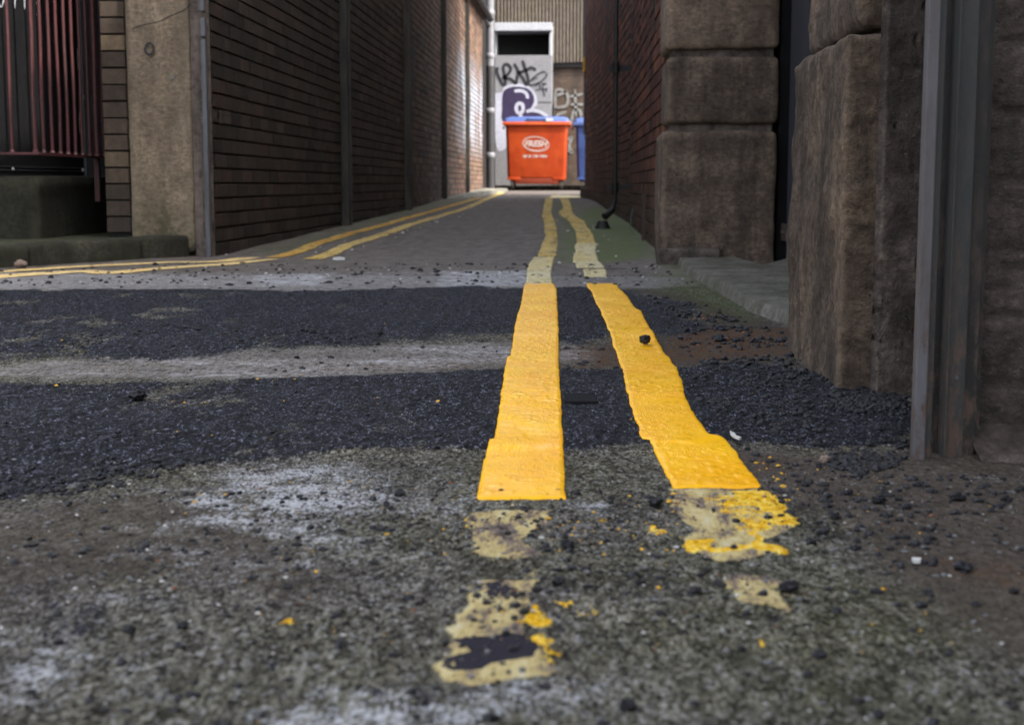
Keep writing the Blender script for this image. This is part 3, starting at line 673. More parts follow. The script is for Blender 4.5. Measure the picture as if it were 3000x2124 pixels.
def strip_mesh(name, pts, widths, mat, label, group, s=1.0, ox=0, oy=0, rag=.006, seed=1):
    """a worn line given by centre points in photo pixels and its half height there in pixels"""
    rows = [G(x/s+ox, (y)/s+oy) for x, y in pts]
    P = np.array(rows); d = np.concatenate([[0], np.cumsum(np.hypot(*(np.diff(P, axis=0).T)))])
    n = min(500, max(20, int(d[-1]/.03))); t = np.linspace(0, d[-1], n)
    c = np.stack([np.interp(t, d, P[:, 0]), np.interp(t, d, P[:, 1])], 1)
    for _ in range(3): c[1:-1] = (c[:-2]+2*c[1:-1]+c[2:])/4
    w = np.interp(t, d, widths) if isinstance(widths, (list, tuple)) else np.full(n, widths)
    tg = np.gradient(c, axis=0); tg /= np.hypot(tg[:, 0], tg[:, 1])[:, None]
    nm = np.stack([-tg[:, 1], tg[:, 0]], 1)
    wa = w + rag*2*(fbm(t*9, t*0, seed, 4)-.5); wb = w + rag*2*(fbm(t*9, t*0+3, seed+4, 4)-.5)
    nx = 9; ss = np.linspace(-1, 1, nx)
    X = c[:, None, 0] + nm[:, None, 0]*ss*np.where(ss < 0, wa[:, None], wb[:, None])
    Y = c[:, None, 1] + nm[:, None, 1]*ss*np.where(ss < 0, wa[:, None], wb[:, None])
    x = X.ravel(); y = Y.ravel(); z = height(x, y, micro=False)+.003
    V = np.stack([x, y, z], 1); i = np.arange(n-1)[:, None]*nx + np.arange(nx-1)[None, :]
    Q = np.stack([i, i+nx, i+nx+1, i+1], -1).reshape(-1, 4)
    o = from_arrays(name, V, Q, mat); set_props(o, label, 'road marking', group)
    return o
lw = dict(s=2.294, ox=500, oy=500)
strip_mesh('yellow_line', [(690, 590), (780, 568), (900, 530), (1010, 482), (1250, 415), (1400, 377), (1600, 318), (1800, 262), (2000, 205), (2090, 183)], .045, M['worn_orange'], 'orange tinted worn line nearest the dark brick wall', 'worn yellow lines by the left wall', **lw)
strip_mesh('yellow_line', [(950, 600), (1060, 565), (1200, 502), (1450, 425), (1600, 370), (1750, 325), (1900, 280), (2000, 248), (2080, 212), (2160, 178), (2230, 148)], .045, M['worn'], 'worn yellow line, the inner one of the pair by the dark brick wall', 'worn yellow lines by the left wall', seed=7, **lw)
lw = dict(s=3.277, ox=0, oy=600)
strip_mesh('yellow_line', [(-500, 690), (0, 648), (300, 625), (700, 597), (1200, 574), (1650, 552), (1900, 556), (2150, 545), (2350, 520), (2480, 515)], [.062, .06, .062, .055, .06, .06, .055, .06, .06, .03], M['worn_peach'], 'pale peach worn line close under the mossy kerb', 'worn yellow lines round the corner', seed=11, **lw)
strip_mesh('yellow_line', [(-500, 735), (0, 694), (400, 668), (850, 638), (1050, 660), (1300, 633), (1600, 608), (1900, 590), (2150, 574), (2420, 548), (2650, 530)], [.075, .075, .07, .06, .07, .06, .06, .055, .055, .05, .03], M['worn_peach'], 'pale peach worn line, the outer one round the kerb corner', 'worn yellow lines round the corner', seed=12, **lw)

# ------------------------------------------------------------------ stones of a rounded block
def block(name, x0, x1, y0, y1, z0, z1, r, amp, mat, parent=None, step=.02, seed=0, taper=None, freq=9):
    """a worn stone: a box with rounded edges and an uneven hewn face"""
    bm = bmesh.new(); bmesh.ops.create_cube(bm, size=1)
    L = (x1-x0, y1-y0, z1-z0)
    V = []; Fq = []; idx = {}
    ns = [max(4, int(l/step)) for l in L]
    bm.free()
    def key(p):
        k = tuple(round(c*1e5) for c in p)
        if k not in idx: idx[k] = len(V); V.append(p)
        return idx[k]
    for ax in range(3):
        a, b = [k for k in range(3) if k != ax]
        for side in (0, 1):
            for i in range(ns[a]):
                for j in range(ns[b]):
                    q = []
                    for di, dj in ((0, 0), (1, 0), (1, 1), (0, 1)):
                        p = [0, 0, 0]; p[ax] = side; p[a] = (i+di)/ns[a]; p[b] = (j+dj)/ns[b]; q.append(key(tuple(p)))
                    Fq.append(q if (side == 1) != (ax == 1) else q[::-1])
    V = np.array(V); lo = np.array([x0, y0, z0]); P = lo + V*np.array(L)
    inner = np.clip(P, lo+r, lo+np.array(L)-r); d = P-inner; n = np.linalg.norm(d, axis=1)
    dirn = d/np.maximum(n, 1e-9)[:, None]
    P = np.where((n > 1e-9)[:, None], inner + dirn*np.minimum(r, n)[:, None]*1.0, P)
    nz = (fbm(P[:, 0]*freq+P[:, 1]*freq*.7+seed, P[:, 2]*freq+P[:, 1]*freq*.6, seed, 5, .55)-.5)*2
    nz2 = (fbm(P[:, 0]*freq*6+P[:, 1]*freq*5+seed, P[:, 2]*freq*6+P[:, 1]*3, seed+3, 3, .6)-.5)*.5
    P = P + dirn*((nz+nz2)*amp)[:, None]
    if taper is not None: P = taper(P)
    return from_arrays(name, P, np.array(Fq), mat, parent)

# ------------------------------------------------------------------ brickwork
def bricks(name, a, b, z0f, z1, course, blen, mat, parent, joint=.010, vj=.008, depth=.02, jitter=.002, seed=0, mort=None, first=0):
    """bricks standing proud of a raked mortar bed, from plan point a to b; the outside is to the left of a->b"""
    a = Vector((a[0], a[1], 0)); b = Vector((b[0], b[1], 0)); d = (b-a); L = d.length; d.normalize()
    n = Vector((-d.y, d.x, 0)); R = random.Random(seed)
    V = []; Fc = []; col = []
    zmin = min(z0f(a), z0f(b)) - .08
    nc = int(math.ceil((z1-zmin)/course))
    for c in range(nc):
        z = zmin + c*course; s = -blen*(.5 if c % 2 else 0) - first
        while s < L:
            s0 = max(s, 0); s1 = min(s+blen-vj, L); s += blen
            if s1-s0 < .012: continue
            pr = R.uniform(-jitter, jitter); q = []
            e = .0022
            zt = z+course-joint
            for (ss, zz, dd) in ((s0, z, -depth), (s1, z, -depth), (s1, zt, -depth), (s0, zt, -depth), (s0, z, -e), (s1, z, -e), (s1, zt, -e), (s0, zt, -e), (s0+e*1.5, z+e, pr), (s1-e*1.5, z+e, pr), (s1-e*1.5, zt-e, pr), (s0+e*1.5, zt-e, pr)):
                p = a + d*ss + n*dd + Vector((0, 0, zz+R.uniform(-.0006, .0006))); V.append(tuple(p))
            k = len(V)-12
            for i in range(4):
                j = (i+1) % 4
                Fc.append((k+i, k+4+i, k+4+j, k+j)); Fc.append((k+4+i, k+8+i, k+8+j, k+4+j))
            Fc.append((k+11, k+10, k+9, k+8))
            col += [R.random()]*9
    o = from_data(name, V, Fc, mat, parent)
    at = o.data.attributes.new('rnd', 'FLOAT', 'FACE'); at.data.foreach_set('value', col)
    if mort:
        m = MB(); p = [a-n*(depth*.6), b-n*(depth*.6)]
        m.quad((p[0].x, p[0].y, zmin), (p[1].x, p[1].y, zmin), (p[1].x, p[1].y, z1), (p[0].x, p[0].y, z1))
        m.build('mortar', mort, o)
    return o
gz = lambda p: float(zg(p.y))

# ---- left building: alley wall, posts, corner column
LB = empty('brick_building', 'long low dark brown brick building with upright posts along the left side of the alley', 'building', (-1.9, 7.1, 0))
aw = bricks('alley_wall', (-1.866, 26.2), (-1.866, 7.16), gz, 3.32, .0752, .225, M['brick_dark'], LB, joint=.011, vj=.005, depth=.022, seed=3, mort=M['mortar_dark'])
m = MB(); m.box(-4.2, -1.90, 8.1, 26.19, -.1, 3.3); m.box(-1.95, -1.888, 7.18, 26.19, -.1, 3.31); m.build('wall_core', M['mortar_dark'], LB)
m = MB(); m.box(-4.6, -1.80, 7.0, 26.3, 3.325, 3.42); m.build('eaves', M['roof'], LB)
m = MB(); m.tube([(-1.74, y, 3.36) for y in (7.0, 26.6)], .055, 12); m.build('gutter', M['iron'], LB, True)
for i, yy in enumerate((10.95, 14.85, 18.7, 22.45)):
    z0 = float(zg(yy))-.05
    m = MB(); m.box(-1.90, -1.812, yy, yy+.012, z0, 3.32); m.box(-1.90, -1.812, yy+.16, yy+.172, z0, 3.32); m.box(-1.90, -1.83, yy+.0125, yy+.1595, z0, 3.32)
    m.build('post', M['steel_post'], LB)
# corner: stone column, rendered strip, steel guard
block('stone_column', -2.285, -1.962, 7.10, 7.55, .02, 3.4, .018, .006, M['stone_tan'], LB, .035, 5, freq=4)
m = MB(); m.box(-1.9605, -1.905, 7.115, 7.40, -.05, 3.32); m.build('rendered_strip', M['render_dark'], LB, bevel=.006)
m = MB(); m.box(-1.884, -1.860, 7.02, 7.05, 0, 1.065); m.box(-1.8835, -1.8605, 7.025, 7.05, 1.08, 1.165); m.box(-1.884, -1.862, 7.02, 7.05, 1.20, 3.3)
m.build('corner_guard', M['steel'], LB, bevel=.003)
m = MB(); m.box(-1.904, -1.868, 7.06, 7.14, -.02, 3.3); m.build('edge_strip', M['render_dark'], LB)

bricks('brick_pier', (-2.295, 7.13), (-2.418, 7.13), lambda p: .20, 2.6, .0822, .30, M['brick_brown'], LB, joint=.009, depth=.03, seed=9, mort=M['mortar_dark'], jitter=.003)
m = MB(); m.box(-2.42, -2.29, 7.165, 8.02, 0, 3.3); m.box(-6, -2.43, 7.2, 8.02, 2.4, 3.3); m.box(-6, -2.3, 8.05, 8.4, -.1, 3.3); m.build('reveal', M['mortar_dark'], LB)
block('step', -4.4, -2.68, 6.90, 8.04, .0, .402, .015, .006, M['plinth'], LB, .05, 11, freq=5)

# boarded window leaning across the opening, with white marker scrawl
BW = empty('window_board', 'black boarded window with white scrawl behind the red bars', 'boarded window', (-2.8, 7.3, .405))
pA, pB = Vector((-3.55, 6.30, 0)), Vector((-2.728, 7.70, 0)); pA = pB + (Vector((-2.857, 6.95, 0))-pB)*3.2
dv = (pB-pA).normalized(); nv = Vector((dv.y, -dv.x, 0))
m = MB(); m.prism([(pA.x, pA.y), (pB.x, pB.y), (pB.x-nv.x*.03, pB.y-nv.y*.03), (pA.x-nv.x*.03, pA.y-nv.y*.03)], .406, 2.35); m.build('board', M['board'], BW)
def onb(s, z, k=.003): p = pB - dv*s + nv*k; return (p.x, p.y, z)
m = MB()
for z in (.43, .447): m.tube([onb(.01, z), onb(2.2, z)], .0035, 6)
m.build('trim', M['board_trim'], BW)
for s_, z in ((.02, .438), (.70, .437)):
    p = Vector(onb(s_, z, .006)); m = MB(); m.tube([p-nv*.004, p+nv*.001, p+nv*.003], [.0085, .0085, .004], 8); m.build('screw', M['screw'], BW)
m = MB(); m.prism([(-2.722, 7.72), (-2.60, 7.86), (-2.62, 7.90), (-2.742, 7.76)], .405, 2.35); m.build('frame', M['post_grey'], BW)

def ribbon(name, strokes, mat, parent, place, width, wob=.0, seg=5):
    """flat sprayed strokes: lists of 2-D points smoothed and given a width, then placed on a surface"""
    V = []; Fc = []
    for st in strokes:
        w = width
        if isinstance(st[0], (int, float)): w = st[0]; st = st[1:]
        P = [Vector((x, y)) for x, y in st]; Q = []
        if len(P) > 2:
            for i in range(len(P)-1):
                p0, p1, p2, p3 = P[max(i-1, 0)], P[i], P[i+1], P[min(i+2, len(P)-1)]
                for k in range(seg):
                    t = k/seg; Q.append(.5*((2*p1)+(p2-p0)*t+(2*p0-5*p1+4*p2-p3)*t*t+(3*p1-p0-3*p2+p3)*t**3))
            Q.append(P[-1])
        else: Q = [P[0]+(P[1]-P[0])*k/4 for k in range(5)]
        n = len(Q); n0 = len(V)
        for i, q in enumerate(Q):
            d = (Q[min(i+1, n-1)]-Q[max(i-1, 0)]); d = d.normalized() if d.length > 1e-9 else Vector((1, 0))
            nn = Vector((-d.y, d.x)); e = min(1, (min(i, n-1-i)+.6)/1.6); ww = w*.5*e
            V.append(tuple(place(*(q+nn*ww)))); V.append(tuple(place(*(q-nn*ww))))
        for i in range(n-1): Fc.append((n0+2*i, n0+2*i+1, n0+2*i+3, n0+2*i+2))
    return from_data(name, V, Fc, mat, parent)

def onboard(px, py):
    """photo pixel to the board's plane"""
    d = ray(px, py); o = Vector((0, 0, CAMH)); q = pB+nv*.004
    t = (q-o).dot(nv)/d.dot(nv); return o+d*t
c0 = lambda pts, s=3.248: [(x/s, y/s) for x, y in pts]
ribbon('scrawl', [c0([(-10, 40), (15, 70), (40, -20)]), c0([(40, -20), (75, 45)]), c0([(140, -30), (142, 82)]), c0([(234, -30), (236, 92)]), c0([(390, -10), (350, 20), (362, 90), (352, 150)]),
                  c0([(790, 60), (805, 30), (800, 0)]), c0([(785, 130), (812, 140), (818, 190), (800, 240), (785, 200), (800, 150)]), c0([(792, 395), (822, 385), (825, 460), (792, 470)]), c0([(792, 580), (822, 590), (815, 640), (798, 672)]),
                  c0([(800, 840), (828, 850), (830, 890), (800, 905), (800, 950)]), c0([(805, 1020), (825, 1010), (822, 1050), (806, 1085)])], M['white_paint'], BW, onboard, 3.4)
ribbon('scratch', [c0([(733, 460), (740, 665)]), c0([(752, 1070), (760, 1275)]), c0([(742, 125), (746, 155)])], M['white_paint'], BW, onboard, 1.8)

# red window cage
CG = empty('window_cage', 'red painted steel bar cage standing out from the boarded window', 'window bars', (-2.57, 6.6, .5))
pc = W(105, 447, 6.60); pe = W(306, 461, 7.66); pl = Vector((-3.6, 6.60, pc.z))
m = MB(); m.box(-3.6, pc.x+.02, 6.585, 6.615, pc.z-.012, pc.z)
m.build('rail', M['rail_red'], CG, bevel=.002)
m = MB(); q = [(pc.x+.02, 6.617), (pe.x+.03, pe.y+.05), (pe.x-.0, pe.y+.05), (pc.x-.01, 6.617)]; m.prism(q, pc.z-.012, pc.z); m.build('rail', M['rail_red'], CG)
def bar(px, Y, w, lean=0):
    p = W(px, 447, Y); m = MB(); k = pc.z
    bw = R2.uniform(-.004, .004)
    m.tube([(p.x, Y, k), (p.x+bw, Y, k+.25), (p.x-bw*.7+lean, Y, k+.55), (p.x+lean, Y, k+1.0), (p.x, Y, 2.3)], w, 10, False)
    m.tube([(p.x, Y, k-.001), (p.x, Y, k+.008), (p.x, Y, k+.014)], [w*1.7, w*1.6, w*.9], 10)
    return m.build('bar', M['rail_red'], CG, True)
R2 = random.Random(4)
bar(36, 6.6, .0085); bar(104, 6.6, .0095)
for x in (-32, -100): bar(x, 6.6, .0085)
N_ = 11; xs = [129, 154, 177.5, 200, 221.5, 242.5, 263, 284.5, 305]
for i, x in enumerate(xs):
    t = (x-105)/(306-105); dd = ray(x, 455)
    # cage side runs from pc to pe: intersect the sight line with that vertical plane
    e = Vector((pe.x-pc.x, pe.y-pc.y)); A = np.array([[dd.x, -e.x], [dd.y, -e.y]]); sol = np.linalg.solve(A, np.array([pc.x, pc.y]))
    Y = pc.y + e.y*sol[1]
    bar(x, Y, .0165 if i == 7 else .0085)
m = MB(); p = W(291, 480, 7.55); m.box(p.x-.013, p.x+.013, 7.5, 7.53, .27, pc.z-.014); m.build('bracket', M['rail_red'], CG)

# pavement and kerb at the left corner
kA, kB = Vector(G(549, 752)), Vector(G(0, 785)); kd = (kB-kA).normalized(); kn = Vector((kd.y, -kd.x))
if kn.y < 0: kn = -kn
def kp(s, o): q = kA+kd*s+kn*o; return (q.x, q.y)
V = []
m = MB(); m.prism([kp(-.02, .13), kp(6, .13), (-9, 2), (-9, 8.3), (-1.95, 8.3), (-1.95, 7.16)], -.1, .093); 
pv = m.build('pavement', M['paving']); set_props(pv, kind='structure')
KB = []
def kerb_stone(s0, s1, zt, seed, first=False):
    o = block('kerb', s0, s1-.006, 0, .15, -.08, zt, .022, .005, M['kerb'], None, .02, seed, freq=8)
    co = np.empty(len(o.data.vertices)*3, np.float32); o.data.vertices.foreach_get('co', co); P = co.reshape(-1, 3)
    Q = P.copy(); Q[:, 0] = kA.x + kd.x*P[:, 0] + kn.x*P[:, 1]; Q[:, 1] = kA.y + kd.y*P[:, 0] + kn.y*P[:, 1]
    o.data.vertices.foreach_set('co', Q.ravel()); o.data.update(); set_props(o, kind='structure')
kerb_stone(-.03, .30, .108, 1); kerb_stone(.30, .98, .100, 2); kerb_stone(.98, 1.9, .092, 3); kerb_stone(1.9, 2.8, .09, 4); kerb_stone(2.8, 3.7, .09, 5); kerb_stone(3.7, 4.6, .09, 6)
# narrow footway by the far end of the alley wall
m = MB(); zf = float(zg(22))
pts = [(-1.86, 18.6), (-1.50, 21.0), (-1.42, 24.5), (-1.42, 26.4), (-3, 26.4), (-1.9, 26.2), (-1.866, 26.2)]
n_ = [(x, y, float(zg(y))+(.012 if y < 19 else .055)) for x, y in pts]
b_ = [(x, y, 0.0) for x, y in pts]
m.v += n_+b_; k = len(pts); m.f.append(tuple(range(k)))
for i in range(k): j = (i+1) % k; m.f.append((i, j, k+j, k+i))
fw = m.build('footway', M['slab']); set_props(fw, kind='structure')

# ---- right: long red brick wall
RB = empty('red_brick_building', 'tall sooty red brick building hemming the right side of the alley', 'building', (.4, 7.1, 0))
pl = [(.395, 7.05), (.36, 11.5), (.145, 17.5), (0.0, 20.0)]
for i in range(3):
    a, b = pl[i], pl[i+1]
    hi = 8.0
    bricks('alley_wall', a, b, gz, 3.9, .0752, .225, M['brick_red'], RB, joint=.009, vj=.008, depth=.012, seed=20+i, mort=M['mortar_red'], jitter=.003)
m = MB(); k = .013
m.prism([(pl[0][0]+k, 7.05), (pl[1][0]+k, 11.5), (pl[2][0]+k, 17.5), (pl[3][0]+k, 19.99), (4.5, 19.99), (4.5, 7.05)], -.2, 6.4); m.build('wall_core', M['mortar_red'], RB)
# brick foot where the wall meets the yard
m = MB(); q = [(.13, 18.1), (-.07, 20.02), (.5, 20.02), (.5, 18.1)]
m.prism(q, .1, float(zg(20))+.16); m.build('plinth', M['brick_red'], RB, bevel=.05)
ft = RB.children[-1]; at = ft.data.attributes.new('rnd', 'FLOAT', 'FACE'); at.data.foreach_set('value', [.2]*len(ft.data.polygons))
m = MB(); m.box(-.022, .01, 20.0, 20.03, 1.04, 2.50); m.box(-.022, .01, 20.0, 20.03, 2.5, 6.3); m.build('corner_strip', M['steel'], RB)
m = MB(); m.box(-.034, -.006, 19.965, 19.998, 1.90, 2.09); m.build('reflector', M['yellow_flat'], RB)
# cast iron rainwater pipe with boot
DP = empty('rainwater_pipe', 'black cast iron rainwater pipe on the red brick wall ending in a boot', 'drainpipe', (.28, 10.7, .1))
px_ = .225; zb = float(zg(10.7))
m = MB(); m.tube([(px_, 10.7, 6.3), (px_, 10.7, .20+zb), (px_-.02, 10.66, .13+zb), (px_-.075, 10.60, .085+zb)], [.016, .016, .022, .028], 14); m.build('pipe', M['iron'], DP, True)
for z in (1.17, .30, 2.9): m = MB(); m.tube([(px_, 10.7, z), (px_, 10.7, z+.02), (px_, 10.7, z+.021), (px_, 10.7, z+.06), (px_, 10.7, z+.061), (px_, 10.7, z+.08)], [.026, .026, .022, .022, .026, .026], 14); m.box(px_-.05, px_+.12, 10.73, 10.745, z+.02, z+.06); m.build('collar', M['iron'], DP, True)
m = MB(); m.tube([(px_-.09, 10.58, .0+zb), (px_-.09, 10.58, .055+zb)], [.060, .035], 12); m.build('gully', M['iron'], DP, True)
# thin cable and earth strip on the brick
m = MB(); m.box(.352, .372, 8.78, 8.80, .02, .30); m.tube([(.36, 8.79, .30), (.352, 8.79, .33), (.36, 8.79, .36)], .010, 8); m.build('cable_guard', M['rust_iron'], RB)
m = MB(); m.tube([(.33, 9.75, .20), (.315, 9.72, .14), (.31, 9.7, .07), (.325, 9.66, .03)], .003, 6); m.build('wire', M['steel'], RB)

# ---- right: stone gateway (pillar, door, jamb, guide, rendered wall)
SB = empty('stone_gateway', 'sooty stone gateway with rusticated blocks beside the new yellow lines', 'gateway', (.5, 5, 0))
def shoulder(P):
    return P
block('pillar_block', .345, .865, 6.50, 7.06, -.03, .600, .030, .010, M['stone_pillar'], SB, .018, 21, freq=5)
block('pillar_block', .368, .868, 6.52, 7.06, .632, .930, .028, .006, M['stone_pillar'], SB, .018, 22, freq=6)
block('pillar_block', .360, .868, 6.52, 7.06, .962, 1.262, .028, .006, M['stone_pillar_top'], SB, .018, 23, freq=6)
block('pillar_block', .364, .868, 6.52, 7.06, 1.292, 1.60, .028, .006, M['stone_pillar_top'], SB, .03, 24)
m = MB(); m.box(.392, .84, 6.56, 7.04, -.05, 4.2); m.box(.392, 3, 2.7, 7.04, 2.5, 4.6); m.build('pillar_core', M['render_dark'], SB)
block('cement_fillet', .333, .62, 6.455, 6.60, -.02, .075, .02, .012, M['render_dark'], SB, .02, 29)
m = MB(); m.box(.874, 1.0, 6.55, 6.80, -.05, 2.5); m.box(1.2, 1.3, 2.8, 6.6, -.05, 2.5); m.build('door_recess', M['board'], SB)
DR = None
m = MB()
for i in range(9):
    y1 = 6.46-i*.34; m.box(.905, .945, y1-.336, y1, .022, 2.45)
dr = m.build('door', M['door'], SB, bevel=.004)
m = MB(); m.box(.893, .904, 5.6, 6.62, .108, .185); m.build('hinge', M['rust_iron'], dr, bevel=.003)
m = MB()
for y in (6.50, 6.42, 6.30): m = MB(); m.tube([(.893, y, .146), (.886, y, .146)], [.010, .006], 8); m.build('bolt', M['rust_iron'], dr)
m = MB(); m.box(.95, 1.0, 2.7, 6.5, -.05, .045); m.build('door_sill', M['render_dark'], SB)

# jamb stones nearest the camera
block('jamb_block', .443, .74, 2.490, 3.13, -.04, .612, .012, .012, M['stone_jamb'], SB, .008, 31, freq=8)
block('jamb_block', .468, .74, 2.500, 3.10, .626, .945, .022, .011, M['stone_jamb'], SB, .008, 32, freq=8)
block('jamb_block', .450, .74, 2.505, 3.12, .965, 1.30, .034, .010, M['stone_jamb'], SB, .02, 33)
m = MB(); m.box(.52, .74, 2.53, 3.08, -.05, 2.5); m.build('jamb_core', M['render_dark'], SB)
m = MB(); m.box(.512, 1.9, 2.442, 2.70, -.05, 2.5); m.build('side_core', M['render_dark'], SB)

def side_face():
    nx, nz = 110, 300
    xs_ = np.linspace(.489, .80, nx); zs = np.linspace(-.03, 1.7, nz); X, Z = np.meshgrid(xs_, zs); x = X.ravel(); z = Z.ravel()
    zz = z + .010*(fbm(x*14, z*10, 71, 3)-.5)*2; c = zz/.0915; fr = np.abs(c-np.round(c))*.0915
    pit = sstep(.66, .74, fbm(x*34, z*22, 72, 4, .6))
    y = 2.421 + .004*(1-sstep(0, .007, fr))*sstep(.4, .6, fbm(x*9, z*9, 73, 2)) - .020*(fbm(x*16, z*10, 74, 6, .55)-.5) + .008*pit + .012*(1-sstep(.489, .500, x))
    V = np.stack([x, y, z], 1); i = np.arange(nz-1)[:, None]*nx+np.arange(nx-1)[None, :]
    return from_arrays('side_wall', V, np.stack([i, i+1, i+nx+1, i+nx], -1).reshape(-1, 4), M['render_dark'], SB)
side_face()

# steel shutter guide
GU = empty('shutter_guide', 'upright grey steel shutter guide channel with rusty foot on the right', 'steel guide', (.48, 1.9, 0))
m = MB(); m.box(.4375, .4525, 1.880, 1.902, -.02, 2.6); m.build('flange', M['guide_light'], GU, bevel=.0015)
m = MB(); m.box(.4530, .4620, 1.890, 1.901, -.02, 2.6); m.build('lip', M['guide_mid'], GU)
m = MB(); m.box(.4535, .535, 1.930, 1.945, -.02, 2.6); m.build('web', M['guide_dark'], GU)
m = MB(); m.box(.4800, .4822, 1.893, 1.929, -.02, 2.6); m.build('lip', M['guide_mid'], GU)
m = MB(); m.box(.4832, .5085, 1.905, 1.929, -.02, 2.6); m.build('face', M['guide_mid'], GU, bevel=.0015)
m = MB(); m.box(.5087, .5270, 1.920, 1.929, -.02, 2.6); m.build('face', M['guide_dark'], GU)
m = MB(); m.tube([(.496, 1.9045, .105), (.496, 1.9025, .105)], .003, 8); m.build('rivet', M['steel'], GU)

# rough rendered wall at the right edge
def wall_face(x0, x1, y, z0, z1, name, mat, parent):
    nx, nz = 150, 420
    xs_ = np.linspace(x0, x1, nx); zs = np.linspace(z0, z1, nz); X, Z = np.meshgrid(xs_, zs)
    x = X.ravel(); z = Z.ravel()
    zz = z + .004*(fbm(x*9, z*9, 61, 3)-.5)*2
    c = zz/.0915; fr = c-np.floor(c); row = np.floor(c)
    bx = (x+row*.107)/.215; fx = bx-np.floor(bx)
    jt = np.minimum(np.minimum(fr, 1-fr)*.0915, np.minimum(fx, 1-fx)*.215)
    rendered = sstep(x0+.012, x0+.03, x+.012*(fbm(z*12, x*10, 63, 4)-.5)*2)
    yy = y - rendered*(.006*sstep(.0, .012, jt)) - (1-rendered)*.004 - .009*(fbm(x*28, z*28, 64, 5, .6)-.5) + .012*sstep(.1, 0, z)*0
    V = np.stack([x, yy, z], 1); i = np.arange(nz-1)[:, None]*nx+np.arange(nx-1)[None, :]
    Q = np.stack([i, i+1, i+nx+1, i+nx], -1).reshape(-1, 4)
    return from_arrays(name, V, Q, mat, parent)
wall_face(.528, 1.0, 1.955, -.02, 2.0, 'rendered_wall', M['render_wall'] if 'render_wall' in M else M['render_dark'], SB)
m = MB(); m.box(1.0, 4.0, 1.95, 2.3, -.05, 4.5); m.box(.53, 1.0, 1.97, 2.3, -.05, 4.5); m.box(2.4, 4.0, -6, 1.949, -.05, 6.2); m.build('wall_core', M['render_dark'], SB)  # last box is an unseen block added to keep sun off the foreground
# cement haunch at its foot
V = []; xs_ = np.linspace(.525, 1.2, 60); prof = [(1.97, .045), (1.945, .034), (1.925, .020), (1.90, .008), (1.865, -.004), (1.83, -.012)]
for yv, zv in prof:
    for x in xs_: V.append((x, yv-(x-.525)*.45*(1.97-yv)/.14+.010*(fbm(x*14, yv*14, 5)-.5), zv*1.0+.006*(fbm(x*30, yv*40, 66)-.5)+float(height(x, 1.85, micro=False)[0])))
nx = len(xs_); i = np.arange(len(prof)-1)[:, None]*nx+np.arange(nx-1)[None, :]
from_arrays('cement_haunch', np.array(V), np.stack([i, i+nx, i+nx+1, i+1], -1).reshape(-1, 4), M['haunch'] if 'haunch' in M else M['render_dark'], SB)

# sloping doorstep slab
sp = [G(x, y, .035) for x, y in ((1985, 748), (2065, 734), (2150, 752), (2235, 775), (2330, 790), (2420, 850), (2420, 1010), (2330, 955), (2215, 880), (2100, 818), (2020, 782))]
sp = sp[:4] + [(.93, 6.45), (.93, 3.15), (.62, 3.05), (.560, 3.55)] + sp[8:]
bm = bmesh.new(); vs = [bm.verts.new((x, y, .035)) for x, y in sp]; f = bm.faces.new(vs)
r_ = bmesh.ops.extrude_face_region(bm, geom=[f]); 
top = [v for v in r_['geom'] if isinstance(v, bmesh.types.BMVert)]
cx = sum(v.co.x for v in top)/len(top); cy = sum(v.co.y for v in top)/len(top)
for v in vs: v.co.z = -.03; v.co.x += (-.02 if v.co.x < .6 else 0)
bmesh.ops.recalc_face_normals(bm, faces=bm.faces)
bmesh.ops.triangulate(bm, faces=bm.faces); bmesh.ops.subdivide_edges(bm, edges=bm.edges, cuts=5, use_grid_fill=True)
for v in bm.verts:
    if v.co.z > 0: v.co.z += .012*(float(fbm(v.co.x*4, v.co.y*3, 3))-.5)
me = bpy.data.meshes.new('doorstep'); bm.to_mesh(me); bm.free()
o = link_mesh('doorstep', me, M['slab']); set_props(o, 'pale greenish stone slab sloping out of the dark doorway', 'doorstep')

# ---- far end: yard kerb, clad building, duct housing, pipes
m = MB(); m.box(-6, 5, 30.20, 30.349, .1, .325); o = m.build('kerb', M['kerb'], bevel=.02); set_props(o, kind='structure')  # dark stone colour also stands in for the shadow beneath the bins
m = MB(); m.box(-6, 5, 30.35, 45, .1, .345); o = m.build('pavement', M['slab'], bevel=.02); set_props(o, kind='structure')
FB = empty('clad_building', 'weathered corrugated clad building over a brown brick base across the alley end', 'building', (0, 32, 0))
V = []; Fc = []
nxc = 900; 
for i in range(nxc+1):
    x = -4 + 8*i/nxc; y = 32+.022*math.sin(x*2*math.pi/.0765)
    zb = 3.04 + .035*(x+.2)
    V += [(x, y, zb), (x, y, 9.0)]
for i in range(nxc): Fc.append((2*i, 2*i+2, 2*i+3, 2*i+1))
from_data('cladding', V, Fc, M['cladding'], FB, True)
bricks('base_wall', (4, 32.12), (-4, 32.12), lambda p: .35, 3.0, .0752, .225, M['brick_far'], FB, joint=.008, depth=.004, seed=50, mort=M['mortar_red'])
m = MB(); m.box(-4, 4, 32.14, 34, 0, 8.9); m.box(-4, 4, 32.04, 32.139, 2.93, 3.30); m.build('wall_core', M['mortar_dark'], FB)
def onwall(Yp): return lambda px, py: W(px, py, Yp)
q5 = lambda pts, s=5.075, ox=1350, oy=0: [(x/s+ox, y/s+oy) for x, y in pts]
q3 = lambda pts, s=2.706, ox=1350, oy=0: [(x/s+ox, y/s+oy) for x, y in pts]
